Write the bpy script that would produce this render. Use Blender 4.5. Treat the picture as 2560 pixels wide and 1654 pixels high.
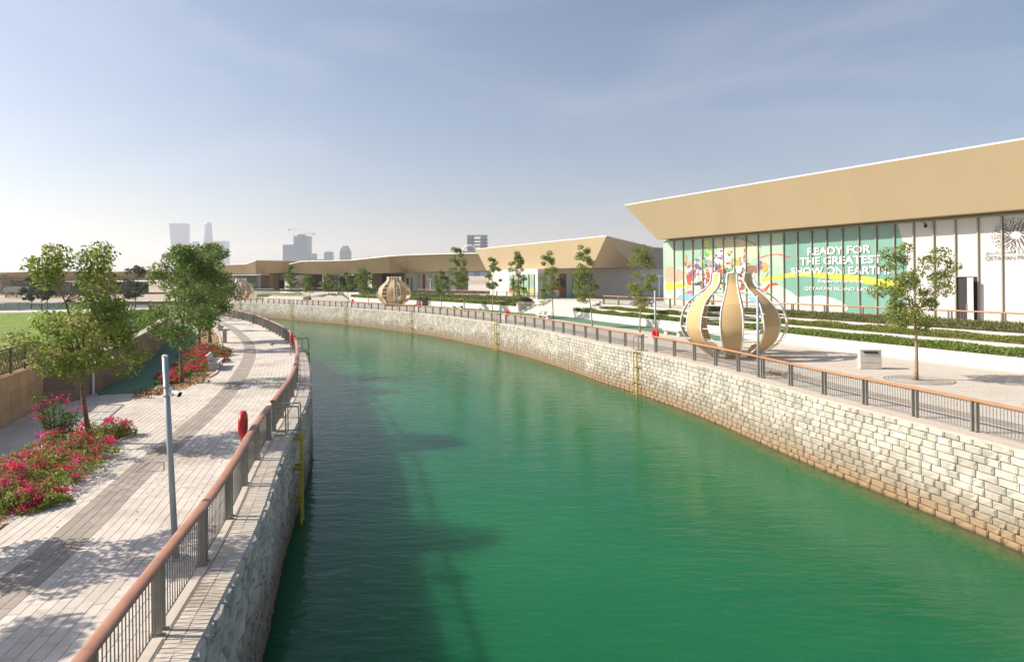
import bpy, math, random
import numpy as np
from mathutils import Vector
# ------------------------------------------------------------------ camera, sky, sun, exposure
for o in list(bpy.data.objects): bpy.data.objects.remove(o)
SC = bpy.context.scene
COL = SC.collection
H = 5.2                      # eye height above the promenade (standing on a footbridge)
F = 1600.0; ROLL = 0.01      # focal length in photo pixels, slight roll
SUN_EL = 36.0; SUN_AZ_X = -1.0
cam = bpy.data.cameras.new('camera'); cam.sensor_width = 36.0; cam.lens = F / 2560 * 36.0
cam.shift_y = -137.0 / 2560; cam.clip_end = 30000; cam.clip_start = 0.05
co = bpy.data.objects.new('camera', cam); COL.objects.link(co)
co.location = (0, 0, H); co.rotation_mode = 'YXZ'
from mathutils import Matrix
co.rotation_mode = 'XYZ'
co.matrix_world = Matrix.Translation((0, 0, H)) @ Matrix.Rotation(math.radians(90), 4, 'X') @ Matrix.Rotation(-ROLL, 4, 'Z')
SC.camera = co
W = bpy.data.worlds.new('World'); SC.world = W; W.use_nodes = True
wt = W.node_tree; wn = wt.nodes
sky = wn.new('ShaderNodeTexSky'); sky.sky_type = 'NISHITA'; sky.sun_disc = False
sky.sun_elevation = math.radians(SUN_EL); sky.sun_rotation = math.radians(-88)
sky.air_density = 1.0; sky.dust_density = 2.0; sky.ozone_density = 3.5; sky.altitude = 0
# thin, even veil of high cirrus over the whole sky
tcw = wn.new('ShaderNodeTexCoord'); mpw = wn.new('ShaderNodeMapping'); mpw.inputs['Scale'].default_value = (1.2, 2.6, 5.0); mpw.inputs['Rotation'].default_value = (0, 0, 0.5); wt.links.new(tcw.outputs['Generated'], mpw.inputs[0])
nzw = wn.new('ShaderNodeTexNoise'); nzw.inputs['Scale'].default_value = 1.6; nzw.inputs['Detail'].default_value = 7; nzw.inputs['Roughness'].default_value = 0.55; nzw.inputs['Distortion'].default_value = 0.8; wt.links.new(mpw.outputs[0], nzw.inputs['Vector'])
mrw = wn.new('ShaderNodeMapRange'); mrw.inputs[1].default_value = 0.42; mrw.inputs[2].default_value = 0.75; mrw.inputs[3].default_value = 0.05; mrw.inputs[4].default_value = 0.22; wt.links.new(nzw.outputs['Fac'], mrw.inputs[0])
mxw = wn.new('ShaderNodeMix'); mxw.data_type = 'RGBA'; mxw.inputs[7].default_value = (6.6, 6.3, 6.7, 1); wt.links.new(mrw.outputs[0], mxw.inputs[0]); wt.links.new(sky.outputs[0], mxw.inputs[6])
wt.links.new(mxw.outputs[2], wn['Background'].inputs[0]); wn['Background'].inputs[1].default_value = 0.08
sl = bpy.data.lights.new('sun', 'SUN'); sl.energy = 4.7; sl.angle = math.radians(0.53); sl.color = (1.0, 0.91, 0.78)
so = bpy.data.objects.new('sun', sl); COL.objects.link(so)
se = math.radians(SUN_EL); saz = math.radians(-88)
SUND = Vector((math.sin(saz) * math.cos(se), math.cos(saz) * math.cos(se), math.sin(se)))
so.rotation_euler = (-SUND).to_track_quat('-Z', 'Y').to_euler(); so.location = SUND * 60
vs = SC.view_settings; vs.view_transform = 'Standard'; vs.look = 'None'; vs.exposure = 0.74; vs.gamma = 1.0; vs.use_curve_mapping = False
SC.cycles.volume_bounces = 1 if hasattr(SC, 'cycles') else 0

# ------------------------------------------------------------------ helpers
rng = np.random.default_rng(7); random.seed(7)
def uv(x, y):
    u = x - 1280.0; v = y - 690.0; c, s = math.cos(ROLL), math.sin(ROLL)
    return (u * c - v * s) / F, (v * c + u * s) / F
def P(x, y, z=0.0):                  # photo pixel -> plan position on level z
    u, v = uv(x, y); d = (H - z) / v
    return (u * d, d)
def at(x, y, Y):                     # photo pixel -> point at depth Y
    u, v = uv(x, y)
    return (u * Y, Y, H - v * Y)
def px(X, Y, Z):                     # point -> photo pixel
    u, v = X / Y * F, (H - Z) / Y * F; c, s = math.cos(ROLL), math.sin(ROLL)
    return 1280 + u * c + v * s, 690 + v * c - u * s

ORG = {}
def org(o): return ORG.get(o.name, (0, 0, 0))
def link(o, parent=None):
    COL.objects.link(o)
    if parent is not None: o.parent = parent
    return o
def tag(o, label=None, cat=None, group=None, kind=None):
    if label: o['label'] = label
    if cat: o['category'] = cat
    if group: o['group'] = group
    if kind: o['kind'] = kind
    return o
def thing(name, label, cat, loc=(0, 0, 0), rz=0.0, group=None, local=False):
    o = bpy.data.objects.new(name, None); o.empty_display_size = 0.2
    link(o); o.location = loc; o.rotation_euler = (0, 0, rz)
    ORG[o.name] = (0, 0, 0) if local else tuple(loc)
    return tag(o, label, cat, group)
def np_mesh(name, V, Fc, mats, mi=None, smooth=False):
    """V (n,3), Fc (m,k) array with constant k"""
    me = bpy.data.meshes.new(name); V = np.asarray(V, dtype=np.float32); Fc = np.asarray(Fc, dtype=np.int32)
    m, k = Fc.shape
    me.vertices.add(len(V)); me.vertices.foreach_set('co', V.ravel())
    me.loops.add(m * k); me.loops.foreach_set('vertex_index', Fc.ravel())
    me.polygons.add(m); me.polygons.foreach_set('loop_start', np.arange(0, m * k, k, dtype=np.int32))
    try: me.polygons.foreach_set('loop_total', np.full(m, k, dtype=np.int32))
    except Exception: pass
    for t in mats: me.materials.append(t)
    if mi is not None: me.polygons.foreach_set('material_index', np.asarray(mi, dtype=np.int32))
    me.polygons.foreach_set('use_smooth', np.full(m, smooth, dtype=bool))
    me.update(); me.validate()
    return me
def mobj(name, me, parent=None):
    o = bpy.data.objects.new(name, me); link(o, parent)
    if parent is not None: ORG[o.name] = org(parent)
    return o
class MB:
    def __init__(s): s.v = []; s.f = []; s.mi = []
    def add(s, vs, fs, mi=0):
        b = len(s.v); s.v += [tuple(p) for p in vs]
        s.f += [tuple(b + i for i in f) for f in fs]; s.mi += [mi] * len(fs); return s
    def quad(s, a, b, c, d, mi=0): return s.add([a, b, c, d], [(0, 1, 2, 3)], mi)
    def box(s, c, sz, rz=0.0, mi=0, taper=1.0):
        ca, sa = math.cos(rz), math.sin(rz); x, y, z = sz[0] / 2, sz[1] / 2, sz[2] / 2; vs = []
        for dz, k in ((-z, 1.0), (z, taper)):
            for dx, dy in ((-x, -y), (x, -y), (x, y), (-x, y)):
                vs.append((c[0] + (dx * ca - dy * sa) * k, c[1] + (dx * sa + dy * ca) * k, c[2] + dz))
        return s.add(vs, [(3, 2, 1, 0), (4, 5, 6, 7), (0, 1, 5, 4), (1, 2, 6, 5), (2, 3, 7, 6), (3, 0, 4, 7)], mi)
    def bbox(s, c, sz, b=0.02, rz=0.0, mi=0):         # box with chamfered edges
        ca, sa = math.cos(rz), math.sin(rz); x, y, z = sz[0] / 2, sz[1] / 2, sz[2] / 2
        rings = [(z * -1, b), (-z + b, 0), (z - b, 0), (z, b)]; vs = []
        for dz, i in rings:
            for dx, dy in ((-x + i, -y + b), (-x + b, -y + i), (x - b, -y + i), (x - i, -y + b), (x - i, y - b), (x - b, y - i), (-x + b, y - i), (-x + i, y - b)):
                vs.append((c[0] + dx * ca - dy * sa, c[1] + dx * sa + dy * ca, c[2] + dz))
        fs = [tuple(range(7, -1, -1)), tuple(range(24, 32))]
        for r in range(3):
            for i in range(8):
                j = (i + 1) % 8; fs.append((r * 8 + i, r * 8 + j, r * 8 + 8 + j, r * 8 + 8 + i))
        return s.add(vs, fs, mi)
    def prism(s, poly, z0, z1, mi=0, cap=True):
        n = len(poly); vs = [(p[0], p[1], z0) for p in poly] + [(p[0], p[1], z1) for p in poly]
        a = sum(poly[i][0] * poly[(i + 1) % n][1] - poly[(i + 1) % n][0] * poly[i][1] for i in range(n))
        fs = []
        for i in range(n):
            j = (i + 1) % n; fs.append((i, j, n + j, n + i) if a > 0 else (j, i, n + i, n + j))
        if cap: fs += [tuple(range(n, 2 * n)) if a > 0 else tuple(range(2 * n - 1, n - 1, -1)), tuple(range(n - 1, -1, -1)) if a > 0 else tuple(range(n))]
        return s.add(vs, fs, mi)
    def tube(s, pts, r, n=6, mi=0, cap=True, closed=False):
        pts = [Vector(p) for p in pts]; m = len(pts); vs = []; fs = []
        rr = r if isinstance(r, (list, tuple)) else [r] * m
        prev = None
        for i, p in enumerate(pts):
            if closed: t = pts[(i + 1) % m] - pts[i - 1]
            else: t = pts[min(i + 1, m - 1)] - pts[max(i - 1, 0)]
            t.normalize()
            if prev is None:
                a = Vector((0, 0, 1)) if abs(t.z) < 0.9 else Vector((1, 0, 0))
                u = t.cross(a).normalized()
            else:
                u = (prev - t * prev.dot(t)); u = u.normalized() if u.length > 1e-6 else t.cross(Vector((0, 0, 1))).normalized()
            prev = u; w = t.cross(u)
            for k in range(n):
                an = 2 * math.pi * k / n; vs.append(p + (u * math.cos(an) + w * math.sin(an)) * rr[i])
        for i in range(m if closed else m - 1):
            j = (i + 1) % m
            for k in range(n):
                l = (k + 1) % n; fs.append((i * n + k, i * n + l, j * n + l, j * n + k))
        if cap and not closed: fs += [tuple(range(n - 1, -1, -1)), tuple(range((m - 1) * n, m * n))]
        return s.add(vs, fs, mi)
    def lathe(s, prof, n=16, c=(0, 0, 0), mi=0):
        vs = []; fs = []
        for r, z in prof:
            for k in range(n):
                a = 2 * math.pi * k / n; vs.append((c[0] + r * math.cos(a), c[1] + r * math.sin(a), c[2] + z))
        for i in range(len(prof) - 1):
            for k in range(n):
                l = (k + 1) % n; fs.append((i * n + k, i * n + l, i * n + n + l, i * n + n + k))
        fs += [tuple(range(n - 1, -1, -1)), tuple(range((len(prof) - 1) * n, len(prof) * n))]
        return s.add(vs, fs, mi)
    def mesh(s, name, mats, off=(0, 0, 0), smooth=False):
        me = bpy.data.meshes.new(name)
        me.from_pydata([(p[0] - off[0], p[1] - off[1], p[2] - off[2]) for p in s.v], [], s.f)
        for t in (mats if isinstance(mats, (list, tuple)) else [mats]): me.materials.append(t)
        me.polygons.foreach_set('material_index', s.mi)
        me.polygons.foreach_set('use_smooth', [smooth] * len(s.f)); me.update()
        return me
    def build(s, name, mats, parent=None, smooth=False):
        off = org(parent) if parent is not None else (0, 0, 0)
        return mobj(name, s.mesh(name, mats, off, smooth), parent)
def inst(name, me, parent, loc, rz=0.0, scale=None):
    o = bpy.data.objects.new(name, me); link(o, parent); g = org(parent) if parent is not None else (0, 0, 0)
    o.location = (loc[0] - g[0], loc[1] - g[1], loc[2] - g[2]); o.rotation_euler = (0, 0, rz)
    if scale: o.scale = scale
    return o
def copy_thing(root, loc, rz, label, scale=None):
    r = root.copy(); COL.objects.link(r); r.location = loc; r.rotation_euler = (0, 0, rz); r['label'] = label
    if scale: r.scale = scale
    for ch in list(root.children):
        c = ch.copy(); COL.objects.link(c); c.parent = r
        for g in list(ch.children):
            d = g.copy(); COL.objects.link(d); d.parent = c
    return r
def inpoly(x, y, poly):
    r = False; n = len(poly); j = n - 1
    for i in range(n):
        if (poly[i][1] > y) != (poly[j][1] > y) and x < (poly[j][0] - poly[i][0]) * (y - poly[i][1]) / (poly[j][1] - poly[i][1]) + poly[i][0]: r = not r
        j = i
    return r
def catmull(pts, step=0.5, closed=False):
    P_ = [np.array(p, float) for p in pts]; n = len(P_); out = []
    rngi = range(n if closed else n - 1)
    for i in rngi:
        if closed: a, b, c, d = P_[i - 1], P_[i], P_[(i + 1) % n], P_[(i + 2) % n]
        else:
            b, c = P_[i], P_[i + 1]; a = P_[i - 1] if i > 0 else 2 * b - c; d = P_[i + 2] if i + 2 < n else 2 * c - b
        L = np.linalg.norm(c - b); k = max(1, int(L / step))
        for t in np.linspace(0, 1, k, endpoint=False):
            out.append(0.5 * ((2 * b) + (c - a) * t + (2 * a - 5 * b + 4 * c - d) * t * t + (3 * b - a - 3 * c + d) * t ** 3))
    if not closed: out.append(P_[-1])
    return out
class Crv:
    def __init__(s, pts, step=0.5):
        s.p = np.array(catmull(pts, step)); d = np.linalg.norm(np.diff(s.p, axis=0), axis=1)
        s.s = np.concatenate([[0], np.cumsum(d)]); s.L = s.s[-1]
    def pt(s, t, off=0.0):
        x = np.interp(t, s.s, s.p[:, 0]); y = np.interp(t, s.s, s.p[:, 1])
        if off:
            tx, ty = s.tan(t); x -= ty * off; y += tx * off
        return (float(x), float(y))
    def tan(s, t):
        a, b = max(0, t - 0.8), min(s.L, t + 0.8)
        dx = np.interp(b, s.s, s.p[:, 0]) - np.interp(a, s.s, s.p[:, 0]); dy = np.interp(b, s.s, s.p[:, 1]) - np.interp(a, s.s, s.p[:, 1])
        l = math.hypot(dx, dy); return dx / l, dy / l
    def ang(s, t):
        a = s.tan(t); return math.atan2(a[1], a[0])
    def near(s, x, y): return float(s.s[np.argmin((s.p[:, 0] - x) ** 2 + (s.p[:, 1] - y) ** 2)])
    def line(s, s0, s1, step, off=0.0):
        n = max(1, int(round((s1 - s0) / step))); return [s.pt(t, off) for t in np.linspace(s0, s1, n + 1)]

# ------------------------------------------------------------------ materials
def mat(name, col, rough=0.7, var=0.15, scale=3.0, bump=0.0, bscale=None, metal=0.0, spec=0.4, col2=None, island=0.0, dirt=None, detail=6):
    """noise-varied principled surface; island: brightness jitter per loose piece / object"""
    m = bpy.data.materials.new(name); m.use_nodes = True; t = m.node_tree; N = t.nodes; Lk = t.links.new
    b = N['Principled BSDF']; b.inputs['Roughness'].default_value = rough; b.inputs['Metallic'].default_value = metal
    b.inputs['Specular IOR Level'].default_value = spec
    g = N.new('ShaderNodeNewGeometry'); no = N.new('ShaderNodeTexNoise'); no.inputs['Scale'].default_value = scale; no.inputs['Detail'].default_value = detail
    no.inputs['Roughness'].default_value = 0.6
    Lk(g.outputs['Position'], no.inputs['Vector'])
    r = N.new('ShaderNodeValToRGB'); r.color_ramp.elements[0].position = 0.32; r.color_ramp.elements[1].position = 0.7
    c2 = col2 if col2 else tuple(min(1, c * (1 + var)) for c in col); c1 = tuple(c * (1 - var) for c in col) if not col2 else col
    r.color_ramp.elements[0].color = (*c1, 1); r.color_ramp.elements[1].color = (*c2, 1)
    Lk(no.outputs['Fac'], r.inputs[0]); cur = r.outputs[0]
    if island:
        oi = N.new('ShaderNodeObjectInfo'); ad = N.new('ShaderNodeMath'); ad.operation = 'ADD'; fr = N.new('ShaderNodeMath'); fr.operation = 'FRACT'
        Lk(g.outputs['Random Per Island'], ad.inputs[0]); Lk(oi.outputs['Random'], ad.inputs[1]); Lk(ad.outputs[0], fr.inputs[0])
        mr = N.new('ShaderNodeMapRange'); mr.inputs[3].default_value = 1 - island; mr.inputs[4].default_value = 1 + island
        Lk(fr.outputs[0], mr.inputs[0]); hs = N.new('ShaderNodeMix'); hs.data_type = 'RGBA'; hs.blend_type = 'MULTIPLY'; hs.inputs[0].default_value = 1
        cb = N.new('ShaderNodeCombineColor')
        for i in range(3): Lk(mr.outputs[0], cb.inputs[i])
        Lk(cur, hs.inputs[6]); Lk(cb.outputs[0], hs.inputs[7]); cur = hs.outputs[2]
    if dirt:                                   # (colour, noise scale, amount, low, high)
        n2 = N.new('ShaderNodeTexNoise'); n2.inputs['Scale'].default_value = dirt[1]; n2.inputs['Detail'].default_value = 8; n2.inputs['Roughness'].default_value = 0.65
        Lk(g.outputs['Position'], n2.inputs['Vector']); r2 = N.new('ShaderNodeMapRange'); r2.inputs[1].default_value = dirt[3]; r2.inputs[2].default_value = dirt[4]
        r2.inputs[3].default_value = 0; r2.inputs[4].default_value = dirt[2]; Lk(n2.outputs['Fac'], r2.inputs[0])
        mx = N.new('ShaderNodeMix'); mx.data_type = 'RGBA'; Lk(r2.outputs[0], mx.inputs[0]); Lk(cur, mx.inputs[6]); mx.inputs[7].default_value = (*dirt[0], 1); cur = mx.outputs[2]
    Lk(cur, b.inputs['Base Color'])
    if bump:
        bp = N.new('ShaderNodeBump'); bp.inputs['Strength'].default_value = bump; bp.inputs['Distance'].default_value = 0.02
        n3 = N.new('ShaderNodeTexNoise'); n3.inputs['Scale'].default_value = bscale or scale * 6; n3.inputs['Detail'].default_value = 8
        Lk(g.outputs['Position'], n3.inputs['Vector']); Lk(n3.outputs['Fac'], bp.inputs['Height']); Lk(bp.outputs[0], b.inputs['Normal'])
    return m
def leafmat(name, c1, c2, trans=0.42):
    m = bpy.data.materials.new(name); m.use_nodes = True; t = m.node_tree; N = t.nodes; Lk = t.links.new
    b = N['Principled BSDF']; b.inputs['Roughness'].default_value = 0.5; b.inputs['Specular IOR Level'].default_value = 0.25
    g = N.new('ShaderNodeNewGeometry'); no = N.new('ShaderNodeTexNoise'); no.inputs['Scale'].default_value = 1.6; no.inputs['Detail'].default_value = 3
    Lk(g.outputs['Position'], no.inputs['Vector']); ad = N.new('ShaderNodeMath'); ad.operation = 'MULTIPLY_ADD'; ad.inputs[1].default_value = 0.6
    sb = N.new('ShaderNodeMath'); sb.operation = 'MULTIPLY'; sb.inputs[1].default_value = 0.45
    Lk(no.outputs['Fac'], sb.inputs[0]); Lk(g.outputs['Random Per Island'], ad.inputs[0]); Lk(sb.outputs[0], ad.inputs[2])
    r = N.new('ShaderNodeValToRGB'); r.color_ramp.elements[0].color = (*c1, 1); r.color_ramp.elements[1].color = (*c2, 1)
    r.color_ramp.elements[0].position = 0.1; r.color_ramp.elements[1].position = 0.95
    Lk(ad.outputs[0], r.inputs[0]); Lk(r.outputs[0], b.inputs['Base Color'])
    tr = N.new('ShaderNodeBsdfTranslucent'); ms = N.new('ShaderNodeMixShader'); ms.inputs[0].default_value = trans
    Lk(r.outputs[0], tr.inputs[0]); Lk(b.outputs[0], ms.inputs[1]); Lk(tr.outputs[0], ms.inputs[2]); Lk(ms.outputs[0], N['Material Output'].inputs[0])
    return m
M = {}
M['sand'] = mat('sand', (0.42, 0.34, 0.25), 0.95, 0.15, 0.05)
M['soil'] = mat('soil', (0.27, 0.16, 0.085), 0.95, 0.35, 2.5, 0.8, 12, col2=(0.42, 0.29, 0.17))
M['grout'] = mat('grout', (0.22, 0.2, 0.17), 0.95, 0.2, 4)
M['paver'] = mat('paver', (0.565, 0.51, 0.45), 0.85, 0.07, 0.8, 0.25, 60, island=0.07, dirt=((0.4, 0.345, 0.285), 0.45, 0.9, 0.5, 0.66))
M['paver_dark'] = mat('paver_dark', (0.325, 0.28, 0.24), 0.85, 0.1, 1.5, 0.25, 60, island=0.12, dirt=((0.3, 0.26, 0.22), 0.6, 0.5, 0.5, 0.7))
M['coping'] = mat('coping', (0.5, 0.45, 0.385), 0.85, 0.1, 2, 0.3, 40, island=0.1, dirt=((0.24, 0.19, 0.14), 0.8, 0.8, 0.52, 0.66))
M['track'] = mat('track', (0.09, 0.195, 0.12), 0.9, 0.1, 0.6, 0.3, 90, dirt=((0.17, 0.2, 0.12), 0.9, 0.45, 0.55, 0.75))
M['kerb'] = mat('kerb', (0.5, 0.44, 0.37), 0.85, 0.1, 3, 0.2, 30)
M['white'] = mat('white_render', (0.62, 0.59, 0.54), 0.8, 0.04, 0.7, 0.1, 20, dirt=((0.5, 0.44, 0.36), 0.9, 0.5, 0.56, 0.8))
M['fascia'] = mat('fascia', (0.41, 0.32, 0.2), 0.55, 0.025, 0.25, dirt=((0.42, 0.31, 0.18), 0.12, 0.5, 0.5, 0.7))
t_ = M['fascia'].node_tree; b_ = t_.nodes['Principled BSDF']; src = b_.inputs['Base Color'].links[0].from_socket      # cladding sheets differ slightly in tone
g_ = t_.nodes.new('ShaderNodeNewGeometry'); dp = t_.nodes.new('ShaderNodeVectorMath'); dp.operation = 'DOT_PRODUCT'; dp.inputs[1].default_value = (-0.463 / 2.4, 0.886 / 2.4, 0); t_.links.new(g_.outputs['Position'], dp.inputs[0])
fl_ = t_.nodes.new('ShaderNodeMath'); fl_.operation = 'FLOOR'; t_.links.new(dp.outputs['Value'], fl_.inputs[0]); wn_ = t_.nodes.new('ShaderNodeTexWhiteNoise'); wn_.noise_dimensions = '1D'; t_.links.new(fl_.outputs[0], wn_.inputs['W'])
mr_ = t_.nodes.new('ShaderNodeMapRange'); mr_.inputs[3].default_value = 0.985; mr_.inputs[4].default_value = 1.015; t_.links.new(wn_.outputs['Value'], mr_.inputs[0]); cb_ = t_.nodes.new('ShaderNodeVectorMath'); cb_.operation = 'SCALE'; t_.links.new(src, cb_.inputs[0]); t_.links.new(mr_.outputs[0], cb_.inputs['Scale']); t_.links.new(cb_.outputs[0], b_.inputs['Base Color'])
M['soffit'] = mat('soffit', (0.33, 0.26, 0.17), 0.7, 0.05, 0.4)
M['capwhite'] = mat('capwhite', (0.78, 0.75, 0.7), 0.5, 0.03, 1)
M['mullion'] = mat('mullion', (0.36, 0.32, 0.25), 0.45, 0.05, 2, metal=0.1)
M['glass_dark'] = mat('glass_dark', (0.03, 0.035, 0.04), 0.06, 0.3, 0.5, spec=0.9)
M['vinyl_white'] = mat('vinyl_white', (0.56, 0.55, 0.525), 0.16, 0.02, 0.3, spec=0.5)
M['vinyl_teal'] = mat('vinyl_teal', (0.22, 0.38, 0.30), 0.16, 0.0, 0.22, spec=0.5, col2=(0.42, 0.54, 0.41))
M['vinyl_deep'] = mat('vinyl_deep', (0.17, 0.335, 0.275), 0.16, 0.06, 0.4, spec=0.5)
def flat(n, c, r=0.4): 
    M[n] = mat(n, c, r, 0.08, 2.0, spec=0.45); return M[n]
flat('p_yellow', (0.62, 0.65, 0.06)); flat('p_red', (0.5, 0.075, 0.05)); flat('p_pink', (0.66, 0.33, 0.24)); flat('p_purple', (0.15, 0.1, 0.28)); flat('p_blue', (0.16, 0.42, 0.6))
flat('p_cream', (0.6, 0.53, 0.36)); flat('p_brown', (0.24, 0.13, 0.085)); flat('p_green', (0.09, 0.4, 0.12)); flat('p_orange', (0.6, 0.32, 0.1)); flat('p_white', (0.76, 0.75, 0.73)); flat('p_grey', (0.3, 0.29, 0.3)); flat('p_magenta', (0.5, 0.1, 0.3)); flat('p_black', (0.06, 0.05, 0.07)); flat('p_mint', (0.42, 0.58, 0.45)); flat('ink', (0.16, 0.15, 0.14))
M['brownstone'] = mat('brownstone', (0.23, 0.155, 0.105), 0.7, 0.12, 1.2, 0.15, 30, island=0.14, dirt=((0.1, 0.075, 0.06), 0.7, 0.55, 0.5, 0.75))
M['tanstone'] = mat('tanstone', (0.42, 0.27, 0.145), 0.75, 0.12, 1.2, 0.15, 30, island=0.12)
M['buildstone'] = mat('buildstone', (0.27, 0.19, 0.135), 0.75, 0.08, 0.6, 0.1, 10)
M['steel'] = mat('steel', (0.29, 0.27, 0.235), 0.45, 0.1, 6, metal=0.35, spec=0.5)
M['steel_bar'] = mat('steel_bar', (0.2, 0.19, 0.17), 0.45, 0.1, 6, metal=0.35)
M['rail_l'] = mat('rail_l', (0.38, 0.19, 0.125), 0.5, 0.12, 2.5, 0.1, 40, island=0.06)
M['rail_r'] = mat('rail_r', (0.46, 0.215, 0.105), 0.5, 0.1, 2.5, 0.1, 40, island=0.08)
M['red'] = mat('red', (0.52, 0.022, 0.028), 0.42, 0.1, 4)
M['darkred'] = mat('darkred', (0.2, 0.02, 0.02), 0.6, 0.1, 4)
M['yellow'] = mat('yellow', (0.58, 0.44, 0.07), 0.55, 0.15, 5, dirt=((0.25, 0.16, 0.05), 4, 0.6, 0.5, 0.7))
M['amber'] = mat('amber', (0.5, 0.3, 0.03), 0.5, 0.15, 5)
M['galv'] = mat('galv', (0.36, 0.39, 0.41), 0.5, 0.05, 4, metal=0.2)
M['whitemetal'] = mat('whitemetal', (0.74, 0.73, 0.7), 0.45, 0.03, 4)
M['boxgrey'] = mat('boxgrey', (0.55, 0.55, 0.53), 0.5, 0.05, 4)
M['dark'] = mat('dark', (0.025, 0.025, 0.028), 0.5, 0.1, 4)
M['mesh_beige'] = mat('mesh_beige', (0.55, 0.385, 0.19), 0.6, 0.05, 0.8, 0.15, 120)
M['mesh_beige2'] = mat('mesh_beige2', (0.51, 0.345, 0.165), 0.6, 0.05, 0.8, 0.15, 120)
M['concrete'] = mat('concrete', (0.52, 0.49, 0.44), 0.8, 0.1, 3, 0.2, 40)
M['concrete_d'] = mat('concrete_d', (0.4, 0.36, 0.31), 0.85, 0.15, 3, 0.3, 30)
M['bark'] = mat('bark', (0.2, 0.13, 0.085), 0.9, 0.3, 8, 0.6, 40)
M['bark_pale'] = mat('bark_pale', (0.3, 0.215, 0.15), 0.9, 0.25, 8, 0.5, 40)
M['latticebrown'] = mat('latticebrown', (0.19, 0.1, 0.07), 0.6, 0.1, 4)
M['leaf_a'] = leafmat('leaf_a', (0.075, 0.14, 0.03), (0.24, 0.33, 0.07))
M['leaf_b'] = leafmat('leaf_b', (0.115, 0.185, 0.028), (0.36, 0.42, 0.085))
M['leaf_r'] = leafmat('leaf_r', (0.11, 0.16, 0.036), (0.34, 0.37, 0.095))
M['leaf_blossom'] = leafmat('leaf_blossom', (0.3, 0.25, 0.08), (0.6, 0.5, 0.28))
M['leaf_hedge'] = leafmat('leaf_hedge', (0.1, 0.18, 0.036), (0.29, 0.36, 0.08))
M['leaf_grass'] = leafmat('leaf_grass', (0.12, 0.135, 0.04), (0.31, 0.3, 0.11))
M['leaf_box'] = leafmat('leaf_box', (0.125, 0.165, 0.036), (0.34, 0.36, 0.08))
M['leaf_cover'] = leafmat('leaf_cover', (0.05, 0.12, 0.018), (0.14, 0.25, 0.04))
M['leaf_far'] = leafmat('leaf_far', (0.03, 0.05, 0.022), (0.08, 0.1, 0.04))
M['leaf_dry'] = leafmat('leaf_dry', (0.22, 0.11, 0.04), (0.4, 0.25, 0.1), 0.1)
M['bract'] = leafmat('bract', (0.55, 0.015, 0.1), (0.85, 0.04, 0.3), 0.45)
M['bract_red'] = leafmat('bract_red', (0.55, 0.02, 0.05), (0.8, 0.05, 0.1), 0.45)
M['lawn'] = mat('lawn', (0.13, 0.2, 0.02), 0.95, 0.25, 0.5, 0.6, 60, col2=(0.2, 0.27, 0.035))
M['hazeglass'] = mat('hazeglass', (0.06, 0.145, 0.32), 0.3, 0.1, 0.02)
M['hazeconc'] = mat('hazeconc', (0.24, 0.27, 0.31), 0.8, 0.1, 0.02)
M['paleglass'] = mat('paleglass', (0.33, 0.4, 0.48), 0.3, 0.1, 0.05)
M['mosque'] = mat('mosque', (0.4, 0.31, 0.22), 0.8, 0.1, 0.3)
M['bark_far'] = M['bark']

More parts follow.
